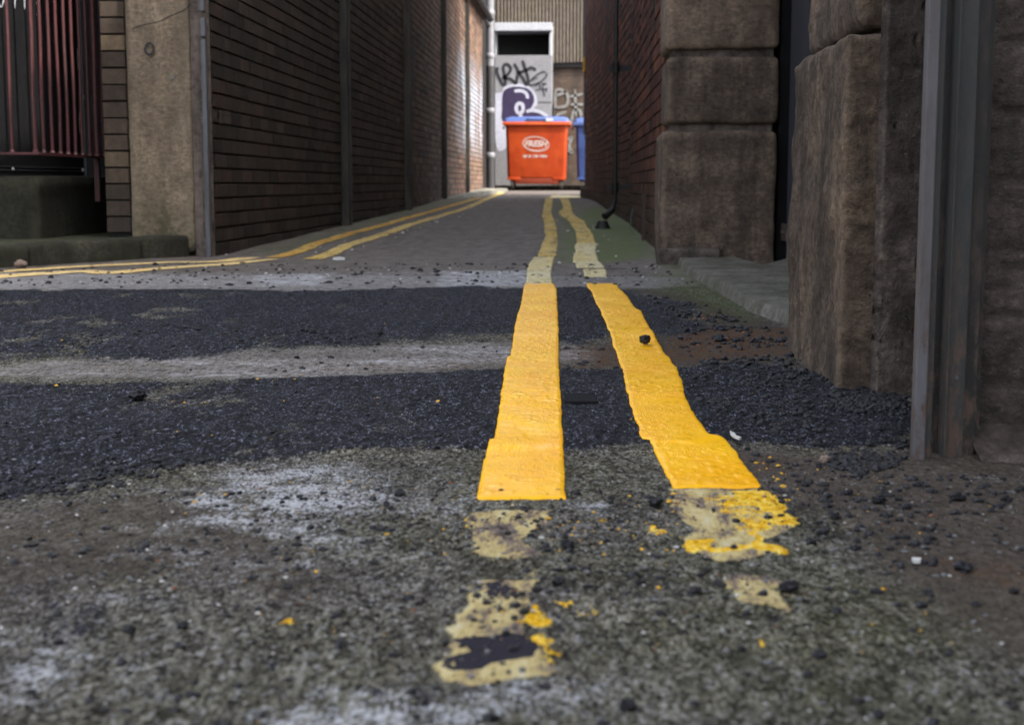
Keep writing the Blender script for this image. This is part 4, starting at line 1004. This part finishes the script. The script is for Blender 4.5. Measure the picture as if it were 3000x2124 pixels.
TG = ribbon('graffiti', [q3([(750, 860), (755, 720), (820, 725), (850, 770), (835, 840), (760, 855)]), q3([(750, 760), (800, 745), (840, 720)]), q3([(860, 770), (970, 745)]), q3([(905, 710), (915, 930)]), q3([(870, 830), (980, 830)]),
                  q3([(750, 920), (840, 885)]), q3([(880, 960), (890, 900), (915, 870), (945, 880), (955, 930)]), q3([(870, 940), (875, 990)]), q3([(850, 1110), (880, 1090), (860, 1160), (885, 1210), (850, 1190)])], M['spray_dull'], FB, onwall(32.10), 8)

HS = empty('duct_housing', 'tall pale metal duct housing covered in graffiti behind the orange bin', 'duct housing', (-1.3, 31, .3))
x0, x1 = W(1449, 100, 31).x, W(1617, 100, 31).x
z = lambda y: W(1530, y, 31).z
m = MB(); m.box(x0, x1, 31.0, 31.95, .34, z(302)-.01); m.build('lower_panel', M['zinc'], HS, bevel=.008)
m = MB(); m.box(x0, x1, 31.0, 31.95, z(302)+.012, z(163)); m.build('upper_panel', M['zinc'], HS, bevel=.008)
m = MB(); m.box(x0+.02, x1-.02, 31.02, 31.9, z(302)-.02, z(302)+.02); m.build('seam', M['hole'], HS)
m = MB(); m.box(x0, x0+.035, 31.0, 31.95, z(163)+.001, z(93)); m.box(x1-.055, x1, 31.0, 31.95, z(163)+.001, z(93)); m.box(x0-.02, x1+.005, 30.86, 31.95, z(93)+.001, z(69)); m.build('hood', M['zinc_white'], HS, bevel=.01)
m = MB(); m.box(x0+.036, x1-.056, 31.7, 31.72, z(163), z(93)); m.box(x0+.036, x1-.056, 31.05, 31.69, z(163)+.001, z(163)+.01); m.build('duct_opening', M['hole'], HS)
m = MB(); m.box(x1+.002, x1+.045, 31.1, 31.9, .34, z(310)); m.build('side_duct', M['guide_dark'], HS)
PL = 30.993
def poly_on(name, pts, mat, parent, Yp):
    P = [Vector(p) for p in pts]; n = len(P); Q = []
    for i in range(n):
        p0, p1, p2, p3 = P[i-1], P[i], P[(i+1) % n], P[(i+2) % n]
        for k in range(5):
            t = k/5; Q.append(.5*((2*p1)+(p2-p0)*t+(2*p0-5*p1+4*p2-p3)*t*t+(3*p1-p0-3*p2+p3)*t**3))
    V = [tuple(W(q.x, q.y, Yp)) for q in Q]
    me = bpy.data.meshes.new(name); me.from_pydata(V, [], [tuple(range(len(V)))])
    return link_mesh(name, me, mat, parent)
# big rounded letter: white halo, deep purple body, white highlights
poly_on('graffiti', q3([(272, 760), (290, 740), (325, 735), (340, 700), (390, 675), (450, 665), (520, 680), (570, 715), (600, 770), (605, 830), (580, 860), (640, 880), (700, 925), (690, 960), (400, 960), (370, 1150), (300, 1200), (274, 1100), (272, 900)]), M['spray_white'], HS, PL)
poly_on('graffiti', q3([(330, 760), (350, 715), (400, 692), (460, 690), (530, 705), (570, 745), (582, 800), (560, 855), (525, 885), (600, 890), (660, 915), (690, 950), (520, 965), (340, 965), (328, 860)]), M['spray_purple'], HS, PL-.004)
ribbon('graffiti', [[9]+q3([(425, 725), (480, 722), (520, 745), (530, 785)]), [10]+q3([(458, 905), (440, 870), (445, 835), (465, 822), (490, 835), (492, 880), (470, 905), (480, 935)]), [9]+q3([(520, 888), (560, 878), (620, 888), (670, 915), (700, 940)])], M['spray_white'], HS, onwall(PL-.008), 4)
ribbon('graffiti', [q5([(545, 1000), (540, 1080), (575, 1170), (625, 1260), (665, 1240), (650, 1130), (625, 985)]), q5([(625, 985), (690, 960), (745, 1030), (690, 1120), (640, 1160), (740, 1180), (820, 1260)]),
                    q5([(790, 950), (850, 1060), (830, 1200), (820, 1260)]), q5([(850, 1060), (930, 1180), (970, 1270), (1000, 1180), (960, 1030), (915, 900)]), q5([(860, 1090), (990, 1040), (1050, 1010), (1120, 1050)]),
                    [4.5]+q5([(1270, 1080), (1200, 1080), (1080, 1160), (1010, 1250), (1060, 1270), (1190, 1220), (1270, 1140), (1280, 1090)]), [3.2]+q5([(1060, 1210), (1110, 1170), (1150, 1160)]),
                    [3.4]+q5([(1110, 1300), (1150, 1240), (1180, 1330), (1110, 1340)]), [3.4]+q5([(1190, 1250), (1270, 1250), (1215, 1290), (1250, 1440)]), [3.4]+q5([(1190, 1340), (1290, 1320)]), [3]+q5([(1280, 1300), (1270, 1380)])], M['spray_black'], HS, onwall(PL-.002), 9)
# dark upright and soil pipe in the corner, sloping pipe off the wall top
PP = empty('soil_pipe', 'tall grey soil pipe in the corner between alley wall and duct housing', 'drainpipe', (-1.8, 27, .23))
xp = W(1436, 300, 27).x
m = MB(); m.tube([(xp, 27, 2.55), (xp, 27, 6.5)], .075, 20); m.build('pipe', M['pipe_grey'], PP, True)
m = MB(); m.tube([(xp, 27, .23), (xp, 27, 2.549)], .078, 20); m.build('pipe', M['pipe_dark'], PP, True)  # lower length in a darker tone than the upper
for yy in (165, 325, 455, 40):
    zc = W(1436, yy, 27).z; m = MB(); m.tube([(xp, 27, zc-.05), (xp, 27, zc-.035), (xp, 27, zc+.035), (xp, 27, zc+.05)], [.076, .088, .088, .076], 20); m.build('collar', M['pipe_grey'], PP, True)
p1, p2, p3 = W(1385, -40, 23.5), W(1405, 15, 25.5), W(1424, 56, 26.75)
m = MB(); m.tube([p1, p2, p3, (xp, 27, p3.z-.12)], .05, 14); m.build('branch', M['pipe_grey'], PP, True)
m = MB(); m.box(-4, -1.93, 26.5, 31, .1, 6.5); o = m.build('yard_wall', M['mortar_dark']); set_props(o, 'dark narrow yard wall in the gap behind the soil pipe', 'wall')

# ---- wheeled bins
def make_bin(name, label, loc, body_m, rim_m, lid_m, under_m, printed):
    E = empty(name, label, 'bin', loc, 'large wheeled bins'); lx, ly, lz = loc
    wt, wb, dt, db = .655, .585, .50, .42; z0, z1 = .245, 1.325
    m = MB()
    def ring(w, d, z, c=.05): return [(lx-w+c, ly-d+.5, lz+z), (lx+w-c, ly-d+.5, lz+z), (lx+w, ly-d+c+.5, lz+z), (lx+w, ly+d-c+.5, lz+z), (lx+w-c, ly+d+.5, lz+z), (lx-w+c, ly+d+.5, lz+z), (lx-w, ly+d-c+.5, lz+z), (lx-w, ly-d+c+.5, lz+z)]
    rs = [ring(wb-.06, db-.06, z0-.06), ring(wb, db, z0), ring(wb+.006, db+.01, z0+.04), ring(wt-.03, dt-.03, z1-.06), ring(wt-.03, dt-.03, z1)]
    for r in rs: m.v += r
    for k in range(len(rs)-1):
        for i in range(8): j = (i+1) % 8; m.f.append((k*8+i, k*8+j, k*8+8+j, k*8+8+i))
    m.f.append(tuple(range(8))[::-1])
    b = m.build('body', body_m, E, True, bevel=.006)
    m = MB(); m.box(lx-wb+.14, lx+wb-.14, ly+.5-db-.004, ly+.5+db, lz+z0-.115, lz+z0+.012); m.build('base', under_m, E, True, bevel=.03)
    for sx in (-1, 1): m = MB(); m.box(lx+sx*(wb-.13)-.13, lx+sx*(wb-.13)+.13, ly+.5-db-.018, ly+.5-db+.10, lz+z0-.03, lz+z0+.028); m.build('foot_rib', body_m, E, True, bevel=.008)
    m = MB(); m.box(lx-wt-.03, lx+wt+.03, ly+.5-dt-.035, ly+.5+dt+.035, lz+z1-.012, lz+z1+.05); m.build('rim', rim_m, E, True, bevel=.014)
    # lid: shallow dome with a raised centre strip
    m = MB(); rr = [ring(wt+.005, dt+.01, z1+.052), ring(wt, dt, z1+.085), ring(wt-.03, dt-.06, z1+.135), ring(wt-.12, dt-.25, z1+.165)]
    for r in rr: m.v += r
    for k in range(3):
        for i in range(8): j = (i+1) % 8; m.f.append((k*8+i, k*8+j, k*8+8+j, k*8+8+i))
    m.f.append(tuple(24+i for i in range(8)))
    m.build('lid', lid_m, E, True, bevel=.012)
    m = MB(); m.box(lx-.20, lx+.18, ly+.5-dt-.03, ly+.5-dt+.02, lz+z1+.075, lz+z1+.125); m.build('handle', lid_m, E, True, bevel=.012)
    for sx in (-1, 1):
        m = MB(); m.tube([(lx+sx*(wt+.02), ly+.5, lz+z1-.05), (lx+sx*(wt+.055), ly+.5, lz+z1-.05)], .03, 12); m.build('trunnion', rim_m, E, True)
    for sx in (-1, 1):
        for sy in (-1, 1):
            wx, wy = lx+sx*(wb-.09), ly+.5+sy*(db-.07)
            m = MB(); m.tube([(wx-.022, wy, lz+.10), (wx-.018, wy, lz+.10), (wx+.018, wy, lz+.10), (wx+.022, wy, lz+.10)], [.085, .10, .10, .085], 22); wh = m.build('wheel', M['rubber'], E, True)
            m = MB(); m.tube([(wx-.026, wy, lz+.10), (wx+.026, wy, lz+.10)], .045, 16); m.build('hub', M['brass'], wh, True)
            m = MB()
            for k in (-1, 1): m.prism([(wx+k*.034-.004, wy-.03), (wx+k*.034+.004, wy-.03), (wx+k*.034+.004, wy+.035), (wx+k*.034-.004, wy+.035)], lz+.085, lz+.225)
            m.box(wx-.05, wx+.05, wy-.04, wy+.05, lz+.2255, lz+.24); m.build('caster_fork', M['brass'], E, bevel=.002)
    if printed:
        yf = lambda z_: ly+.5-(db+.01+(dt-.03-db-.01)*(z_-(z0+.04))/((z1-.06)-(z0+.04)))-.006
        def onf(x, z_): return (x, yf(z_-lz), z_)
        cx_, cz_ = W(1570, 422.5, ly).x, W(1570, 422.5, ly).z
        sl = math.radians(-6)
        P = []
        for k in range(41):
            a = 2*math.pi*k/40; ex, ez = .262*math.cos(a), .142*math.sin(a)
            P.append((cx_+ex*math.cos(sl)-ez*math.sin(sl), cz_+ex*math.sin(sl)+ez*math.cos(sl)))
        ribbon('print', [P], M['print'], E, onf, .019, seg=1)
        P2 = [(cx_+.225*math.cos(a), cz_-.012+.112*math.sin(a)) for a in [math.radians(d_) for d_ in range(200, 341, 10)]]
        ribbon('print', [P2], M['print'], E, onf, .010, seg=1)
        for txt, size, ex, ez, sh, wsc in (('FRESH', .165, cx_-.010, cz_-.048, .25, 1.0), ('0868 178 7000', .072, cx_-.02, cz_-.268, 0, 1.12)):
            cu = bpy.data.curves.new('t', 'FONT'); cu.body = txt; cu.size = size; cu.align_x = 'CENTER'; cu.shear = sh; cu.offset = size*.035
            to = bpy.data.objects.new('t', cu); sc.collection.objects.link(to); bpy.context.view_layer.update()
            me = bpy.data.meshes.new_from_object(to.evaluated_get(bpy.context.evaluated_depsgraph_get())); bpy.data.objects.remove(to)
            for v in me.vertices: v.co = onf(ex+v.co.x*wsc, ez+v.co.y)
            link_mesh('lettering', me, M['print'], E)
        m = MB(); m.box(lx+.19, lx+.33, ly+.5-dt-.045, ly+.5-dt+.0, lz+z1+.055, lz+z1+.125); m.build('sticker', M['sticker'], E)
    return E
bx = (W(1474, 367, 29).x+W(1670, 367, 29).x)/2
make_bin('wheeled_bin', 'big orange wheeled bin with a blue lid at the end of the alley', (bx, 29.0, .235), M['bin_orange'], M['bin_orange_rim'], M['lid_blue'], M['bin_under'], True)
make_bin('wheeled_bin', 'blue wheeled bin mostly hidden behind the red brick corner', (W(1676, 367, 29.4).x+.70, 29.4, .235), M['bin_blue'], M['lid_blue'], M['lid_blue'], M['bin_blue'], False)

# faint scrawls on the shaded alley wall
def onalley(px, py):
    d = ray(px, py); t = -1.862/d.x; return Vector((-1.862, d.y*t, CAMH+d.z*t))
g1 = lambda pts: [(x/4.06+540, y/4.06) for x, y in pts]
g2 = lambda pts: [(x/2.706+1000, y/2.706) for x, y in pts]
GR = [('scrawl_dark', 3.0, [g1([(610, 60), (620, 300), (640, 480), (700, 460), (715, 200), (710, 60)]), g1([(450, 60), (455, 500), (480, 900), (520, 1060), (600, 1100)]), g1([(760, 600), (770, 900), (730, 1130), (640, 1120)]), g1([(540, 200), (555, 480), (590, 560)])]),
      ('scrawl_dark', 2.0, [g1([(400, 1200), (420, 1540)]), g1([(470, 1180), (500, 1300), (460, 1420), (520, 1540)]), g1([(560, 1200), (600, 1540)]), g1([(640, 1330), (610, 1400), (640, 1540)]), g1([(400, 1360), (640, 1400)])]),
      ('scrawl', 2.0, [g1([(1545, 660), (1548, 1000)]), g1([(1510, 1280), (1530, 1150), (1570, 1150), (1600, 1330), (1590, 1560)]), g1([(1500, 1500), (1530, 1700), (1600, 1800)]), g1([(1640, 1400), (1620, 1700), (1660, 1900)]), g1([(1700, 1250), (1720, 1560), (1690, 1760)]), g1([(1560, 1450), (1610, 1500), (1570, 1650)])]),
      ('scrawl_purple', 3.2, [g2([(300, 520), (330, 700), (370, 900), (400, 1010), (430, 850), (440, 1050)]), g2([(330, 80), (390, 180), (430, 80), (460, 210)]), g2([(470, 700), (460, 860), (495, 960)]), g2([(340, 520), (390, 640), (440, 400)])]),
      ('scrawl_teal', 4.5, [g2([(575, 260), (575, 690)]), g2([(570, 265), (620, 260), (650, 330), (620, 400)]), g2([(650, 530), (690, 560), (680, 680), (700, 780)]), g2([(600, 1180), (640, 1230), (680, 1220)])]),
      ('scrawl_dark', 3.0, [g2([(570, 290), (610, 300)]), g2([(640, 1130), (600, 1190), (680, 1200), (640, 1130)]), g2([(690, 700), (705, 900), (690, 1090)])])]
for mt, w, st in GR: ribbon('scrawl', st, M[mt], LB, onalley, w)
def oncol(px, py): return W(px, py, 7.088)
ribbon('scrawl', [[(425, 140), (434, 128), (447, 134), (449, 152), (438, 161), (426, 153), (425, 140)]], M['spray_black'], LB, oncol, 6.5)
ribbon('scrawl', [[(497, 222), (505, 219), (507, 227), (499, 232), (498, 240)]], M['spray_dull'], LB, oncol, 4)
ribbon('crack', [[(560, 10), (540, 30), (500, 48), (460, 66), (420, 74), (385, 86)]], M['mortar_dark'], LB, oncol, 2.6)

# ------------------------------------------------------------------ loose tarmac, stones and scraps
ico = bmesh.new(); bmesh.ops.create_icosphere(ico, subdivisions=2, radius=1); IV = np.array([v.co[:] for v in ico.verts]); IF = np.array([[v.index for v in f.verts] for f in ico.faces]); ico.free()
ic3 = bmesh.new(); bmesh.ops.create_icosphere(ic3, subdivisions=4, radius=1); I3 = np.array([v.co[:] for v in ic3.verts]); F3 = np.array([[v.index for v in f.verts] for f in ic3.faces]); ic3.free()
nr = np.random.RandomState(5)
def lumpy(base, seed, amp=.45, fr=1.6, sq=.7):
    b = base; n = fbm(b[:, 0]*fr+seed*3.1, b[:, 1]*fr+b[:, 2]*fr*1.3+seed, seed, 3, .6)-.5
    n2 = fbm(b[:, 2]*fr+seed*1.7, b[:, 0]*fr*1.2-b[:, 1]*fr, seed+5, 3, .6)-.5
    p = b*(1+amp*2*(n+n2)*.8)[:, None]; p[:, 2] *= sq
    return p
PROT = [lumpy(IV, k, .6, 1.5) for k in range(14)]
def scatter(name, spots, mat, kind='stuff', label=None):
    V = []; Q = []; n = 0
    for (x, y, s, zz) in spots:
        P = PROT[nr.randint(14)]; a = nr.uniform(0, 6.28); c_, s_ = math.cos(a), math.sin(a)
        st = nr.uniform(.7, 1.35)
        X = (P[:, 0]*c_-P[:, 1]*s_)*s*st; Yv = (P[:, 0]*s_+P[:, 1]*c_)*s/st; Z = P[:, 2]*s*.9
        V.append(np.stack([x+X, y+Yv, zz+Z+s*.30], 1)); Q.append(IF+n); n += len(P)
    o = from_arrays(name, np.concatenate(V), np.concatenate(Q), mat, None, False)
    set_props(o, label=label, kind=kind); return o
def spots_in(poly_px, n, s0, s1, powr=2.5, warp=True):
    P = np.array([G(x, y) for x, y in poly_px]); out = []
    lo, hi = P.min(0), P.max(0)
    while len(out) < n:
        c_ = nr.uniform(lo, hi, (n*3, 2)); c_ = c_[sdf(c_, [tuple(p) for p in P]) < 0]
        if warp:
            d = fbm(c_[:, 0]*7, c_[:, 1]*7, 33, 3); c_ = c_[nr.rand(len(c_)) < sstep(.35, .62, d)+.08]
        out += list(c_)
    out = np.array(out[:n]); s = s0+(s1-s0)*nr.rand(n)**powr; z = height(out[:, 0], out[:, 1], micro=False)
    return [(out[i, 0], out[i, 1], s[i], z[i]) for i in range(n)]
sp = []
sp += spots_in(O([(1560, 825), (1760, 830), (1900, 850), (2030, 900), (2035, 1000), (1900, 1010), (1660, 995), (1620, 960), (1540, 880)]), 1700, .0009, .0070, 4)
sp += spots_in(O([(1850, 890), (2020, 880), (2035, 940), (1900, 930)]), 500, .002, .007)
sp += spots_in(O([(1450, 660), (1600, 690), (1790, 760), (1800, 830), (1560, 822), (1500, 750)]), 800, .0012, .010, 4)
sp += spots_in(O([(1860, 1015), (1990, 985), (2035, 1000), (2020, 1045), (1920, 1070), (1850, 1040)]), 230, .0015, .0065, 2)
sp += spots_in(O([(1680, 1020), (2300, 1060), (2300, 1300), (1900, 1300), (1700, 1100)]), 420, .0012, .0055, 3)
sp += spots_in(O([(900, 1100), (2100, 1100), (2300, 1650), (-50, 1650), (0, 1100)]), 1500, .0008, .0046, 3.5)
sp += spots_in(O([(-50, 735), (700, 735), (900, 775), (-50, 800)]), 260, .002, .008, 3)
sp += spots_in(O([(-50, 640), (1130, 645), (1130, 830), (-50, 840)]), 420, .0015, .007, 3.5)
sp += spots_in(O([(1250, 645), (1320, 645), (1390, 830), (1255, 830)]), 240, .0015, .006, 3)
sp += spots_in(O([(-50, 590), (1480, 590), (1560, 640), (-50, 640)]), 330, .004, .011, 3)
sp += spots_in(O([(0, 1040), (500, 1030), (200, 1110), (-50, 1130)]), 300, .0015, .006, 2.5)
sp += spots_in(O([(-50, 860), (1100, 860), (1080, 1010), (700, 1015), (-50, 1080)]), 600, .0012, .0050, 3)
scatter('tarmac_crumbs', sp, M['lump'], 'stuff')
scatter('grey_grit', spots_in(O([(-50, 1040), (2300, 1060), (2300, 1650), (-50, 1650)]), 900, .0008, .0030, 3, False) + spots_in(O([(-50, 590), (1480, 590), (1560, 640), (-50, 640)]), 160, .002, .006, 3, False), M['chip_grey'])
scatter('white_grit', spots_in(O([(-50, 1040), (2300, 1060), (2300, 1650), (-50, 1650)]), 260, .0007, .0022, 4, False) + spots_in(O([(0, 590), (1480, 590), (1560, 640), (0, 640)]), 60, .003, .006, 3, False)
        + spots_in(O([(640, 570), (1080, 455), (1110, 462), (700, 585)]), 40, .005, .012, 3, False) + spots_in(O([(500, 572), (760, 505), (1060, 432), (1040, 430), (740, 497), (480, 570)]), 46, .005, .015, 3, False) + spots_in(O([(1240, 450), (1460, 560), (1440, 590), (1250, 590)]), 14, .005, .011, 2, False), M['chip_white'])
scatter('yellow_paint_flecks', spots_in(O([(380, 1080), (2000, 1040), (2200, 1500), (500, 1550)]), 170, .0006, .0022, 4) + spots_in(s2([(700, 200), (1480, 130), (1560, 450), (700, 450)]), 40, .0008, .0035, 4) + spots_in(O([(1690, 1030), (1760, 1020), (1790, 1110), (1710, 1090)]), 16, .001, .003, 2)
        + spots_in(O([(0, 740), (1000, 880), (1080, 1000), (200, 1000)]), 30, .001, .004, 3), M['chip_yellow'])
scatter('rusty_scraps', spots_in(O([(1450, 660), (1780, 760), (1790, 800), (1560, 800)]), 60, .002, .006, 3) + spots_in(O([(300, 1060), (2200, 1100), (2200, 1600), (400, 1600)]), 60, .001, .0025, 3), M['chip_brown'])

def stone(name, px, py, wpx, label, mat, cat, seed, sq=.75, group=None, amp=.5, lift=0.0):
    x, y = G(px, py); sc_ = wpx*y/F*.5
    P = lumpy(I3, seed, amp, 1.5, sq); n = fbm(I3[:, 0]*5+seed, I3[:, 1]*5+I3[:, 2]*4, seed+9, 3)-.5
    P = P*(1+.35*n)[:, None]; P = P*(sc_/np.abs(P[:, 0]).max())
    P[:, 2] -= P[:, 2].min(); z = float(height(x, y, micro=False)[0])+lift
    o = from_arrays(name, P, F3, mat, None, False); o.location = (x, y, z-.0008)
    return set_props(o, label, cat, group)
stone('tarmac_lump', 1889, 1012, 37, 'round black tarmac lump resting on the curving fresh yellow line', M['lump'], 'tarmac lump', 51, .8, None, .35, .006)
stone('broken_stone', 61, 785, 42, 'pinkish broken stone lying against the mossy kerb', M['pebble'], 'stone', 52, .75)
stone('broken_stone', 2413, 1357, 35, 'small pinkish stone chip near the foot of the steel guide', M['pebble'], 'stone', 53, .8)
LUMPS = [(2038, 1752, 44, 'round black tarmac crumb between the two worn paint patches'), (2312, 1750, 70, 'flat black tarmac lump lying on the small cream paint patch'), (2172, 1918, 30, 'black tarmac crumb beside the bottom right yellow splash'), (2402, 1940, 50, 'dark crumb left of the two yellow dots at lower right'),
         (2571, 2110, 44, 'black crumb on the bottom edge at lower right'), (2506, 1620, 40, 'black crumb right of the big yellow splash'), (2447, 1528, 36, 'oblong crumb below the heap of loose tarmac, left one'), (2486, 1455, 34, 'dark crumb between yellow splash and steel guide'), (2374, 1600, 34, 'black crumb touching the lower right of the yellow splash'),
         (2575, 1482, 46, 'low dark lump on the brown dirt right of the yellow splash'), (2820, 1680, 62, 'dark ragged lump with orange bits on the brown dirt'), (2970, 1742, 38, 'dark crumb at the right edge below the ragged lump'), (2700, 1790, 40, 'lone dark crumb on the smooth dirt at lower right'), (2362, 1430, 32, 'crumb just right of the fresh yellow line end'),
         (402, 1180, 62, 'flat black piece lying on the new tarmac at left'), (1180, 1372, 20, 'small crumb on old concrete left of the straight line'), (1170, 1456, 40, 'flat dark crumb on the chalky patch'), (1662, 1612, 50, 'oblong dark crumb right of the left worn patch'), (1555, 1583, 26, 'dark crumb at the edge of the left worn patch'), (1570, 1540, 22, 'dark crumb near a tiny yellow splash'),
         (1922, 1492, 52, 'blackish lump against the left of the right worn patch'), (1790, 1468, 26, 'dark crumb between the fresh line ends'), (1640, 1725, 50, 'black crumb cluster right of the scraped black paint'), (535, 1845, 44, 'bluish black crumb on the olive asphalt at left'), (380, 1862, 40, 'dull dark crumb at lower left'), (2805, 1470, 50, 'pair of dark crumbs by the right wall foot'), (2950, 1475, 40, 'black crumb nearest the right wall'), (2655, 1498, 30, 'small crumb on the brown dirt below the heap'),
         (1840, 2090, 60, 'dim dark lump at the bottom edge, right of centre'), (170, 1895, 36, 'dark crumb at far left near the white scrape'), (1245, 2075, 30, 'dim crumb at the bottom by the white scrape'), (915, 985, 26, 'black crumb far out on the new tarmac'), (1112, 985, 22, 'black crumb at the edge of the far patch'), (2110, 1000, 34, 'black lump on the rusty dirt by the stone jamb'), (2190, 1320, 20, 'crumb on the edge of the new tarmac by the line'), (2650, 1343, 26, 'black crumb at the foot of the steel guide')]
for i, (x, y, w, lb) in enumerate(LUMPS):
    stone('tarmac_lump', x, y, w, lb, M['lump'], 'tarmac lump', 60+i, .62, 'loose tarmac lumps', .45)
def scrap(name, outline, mat, label, cat, h=.003, th=.0015):
    P = [G(x, y) for x, y in outline]; zs = float(height(P[0][0], P[0][1], micro=False)[0])+h
    m = MB(); m.prism(P if True else P[::-1], zs, zs+th); o = m.build(name, mat); return set_props(o, label, cat)
scrap('paper_scrap', [(993, 759), (1010, 761), (1010, 766), (975, 766), (978, 760)], M['chip_white'], 'scrap of white paper on the alley floor', 'litter', .006, .006)
scrap('paper_scrap', [(2138, 1283), (2152, 1290), (2156, 1297), (2172, 1303), (2166, 1306), (2150, 1300), (2140, 1292)], M['chip_white'], 'twisted white scrap beside the curving yellow line', 'litter', .004, .003)
scrap('paper_scrap', [(2670, 1658), (2698, 1660), (2695, 1668), (2675, 1667)], M['chip_white'], 'tiny white chip on the brown dirt at right', 'litter', .003, .003)
# little access cover half under the left line
P = [G(x, y) for x, y in ((1652, 1166), (1743, 1166), (1753, 1190), (1654, 1190))]
m = MB(); zc = float(height(P[1][0], P[1][1], micro=False)[0]); m.prism(P, zc-.01, zc+.0035); o = m.build('access_cover', M['cover'], bevel=.0015); set_props(o, 'small flat tar-splashed access cover between the fresh yellow lines', 'access cover')
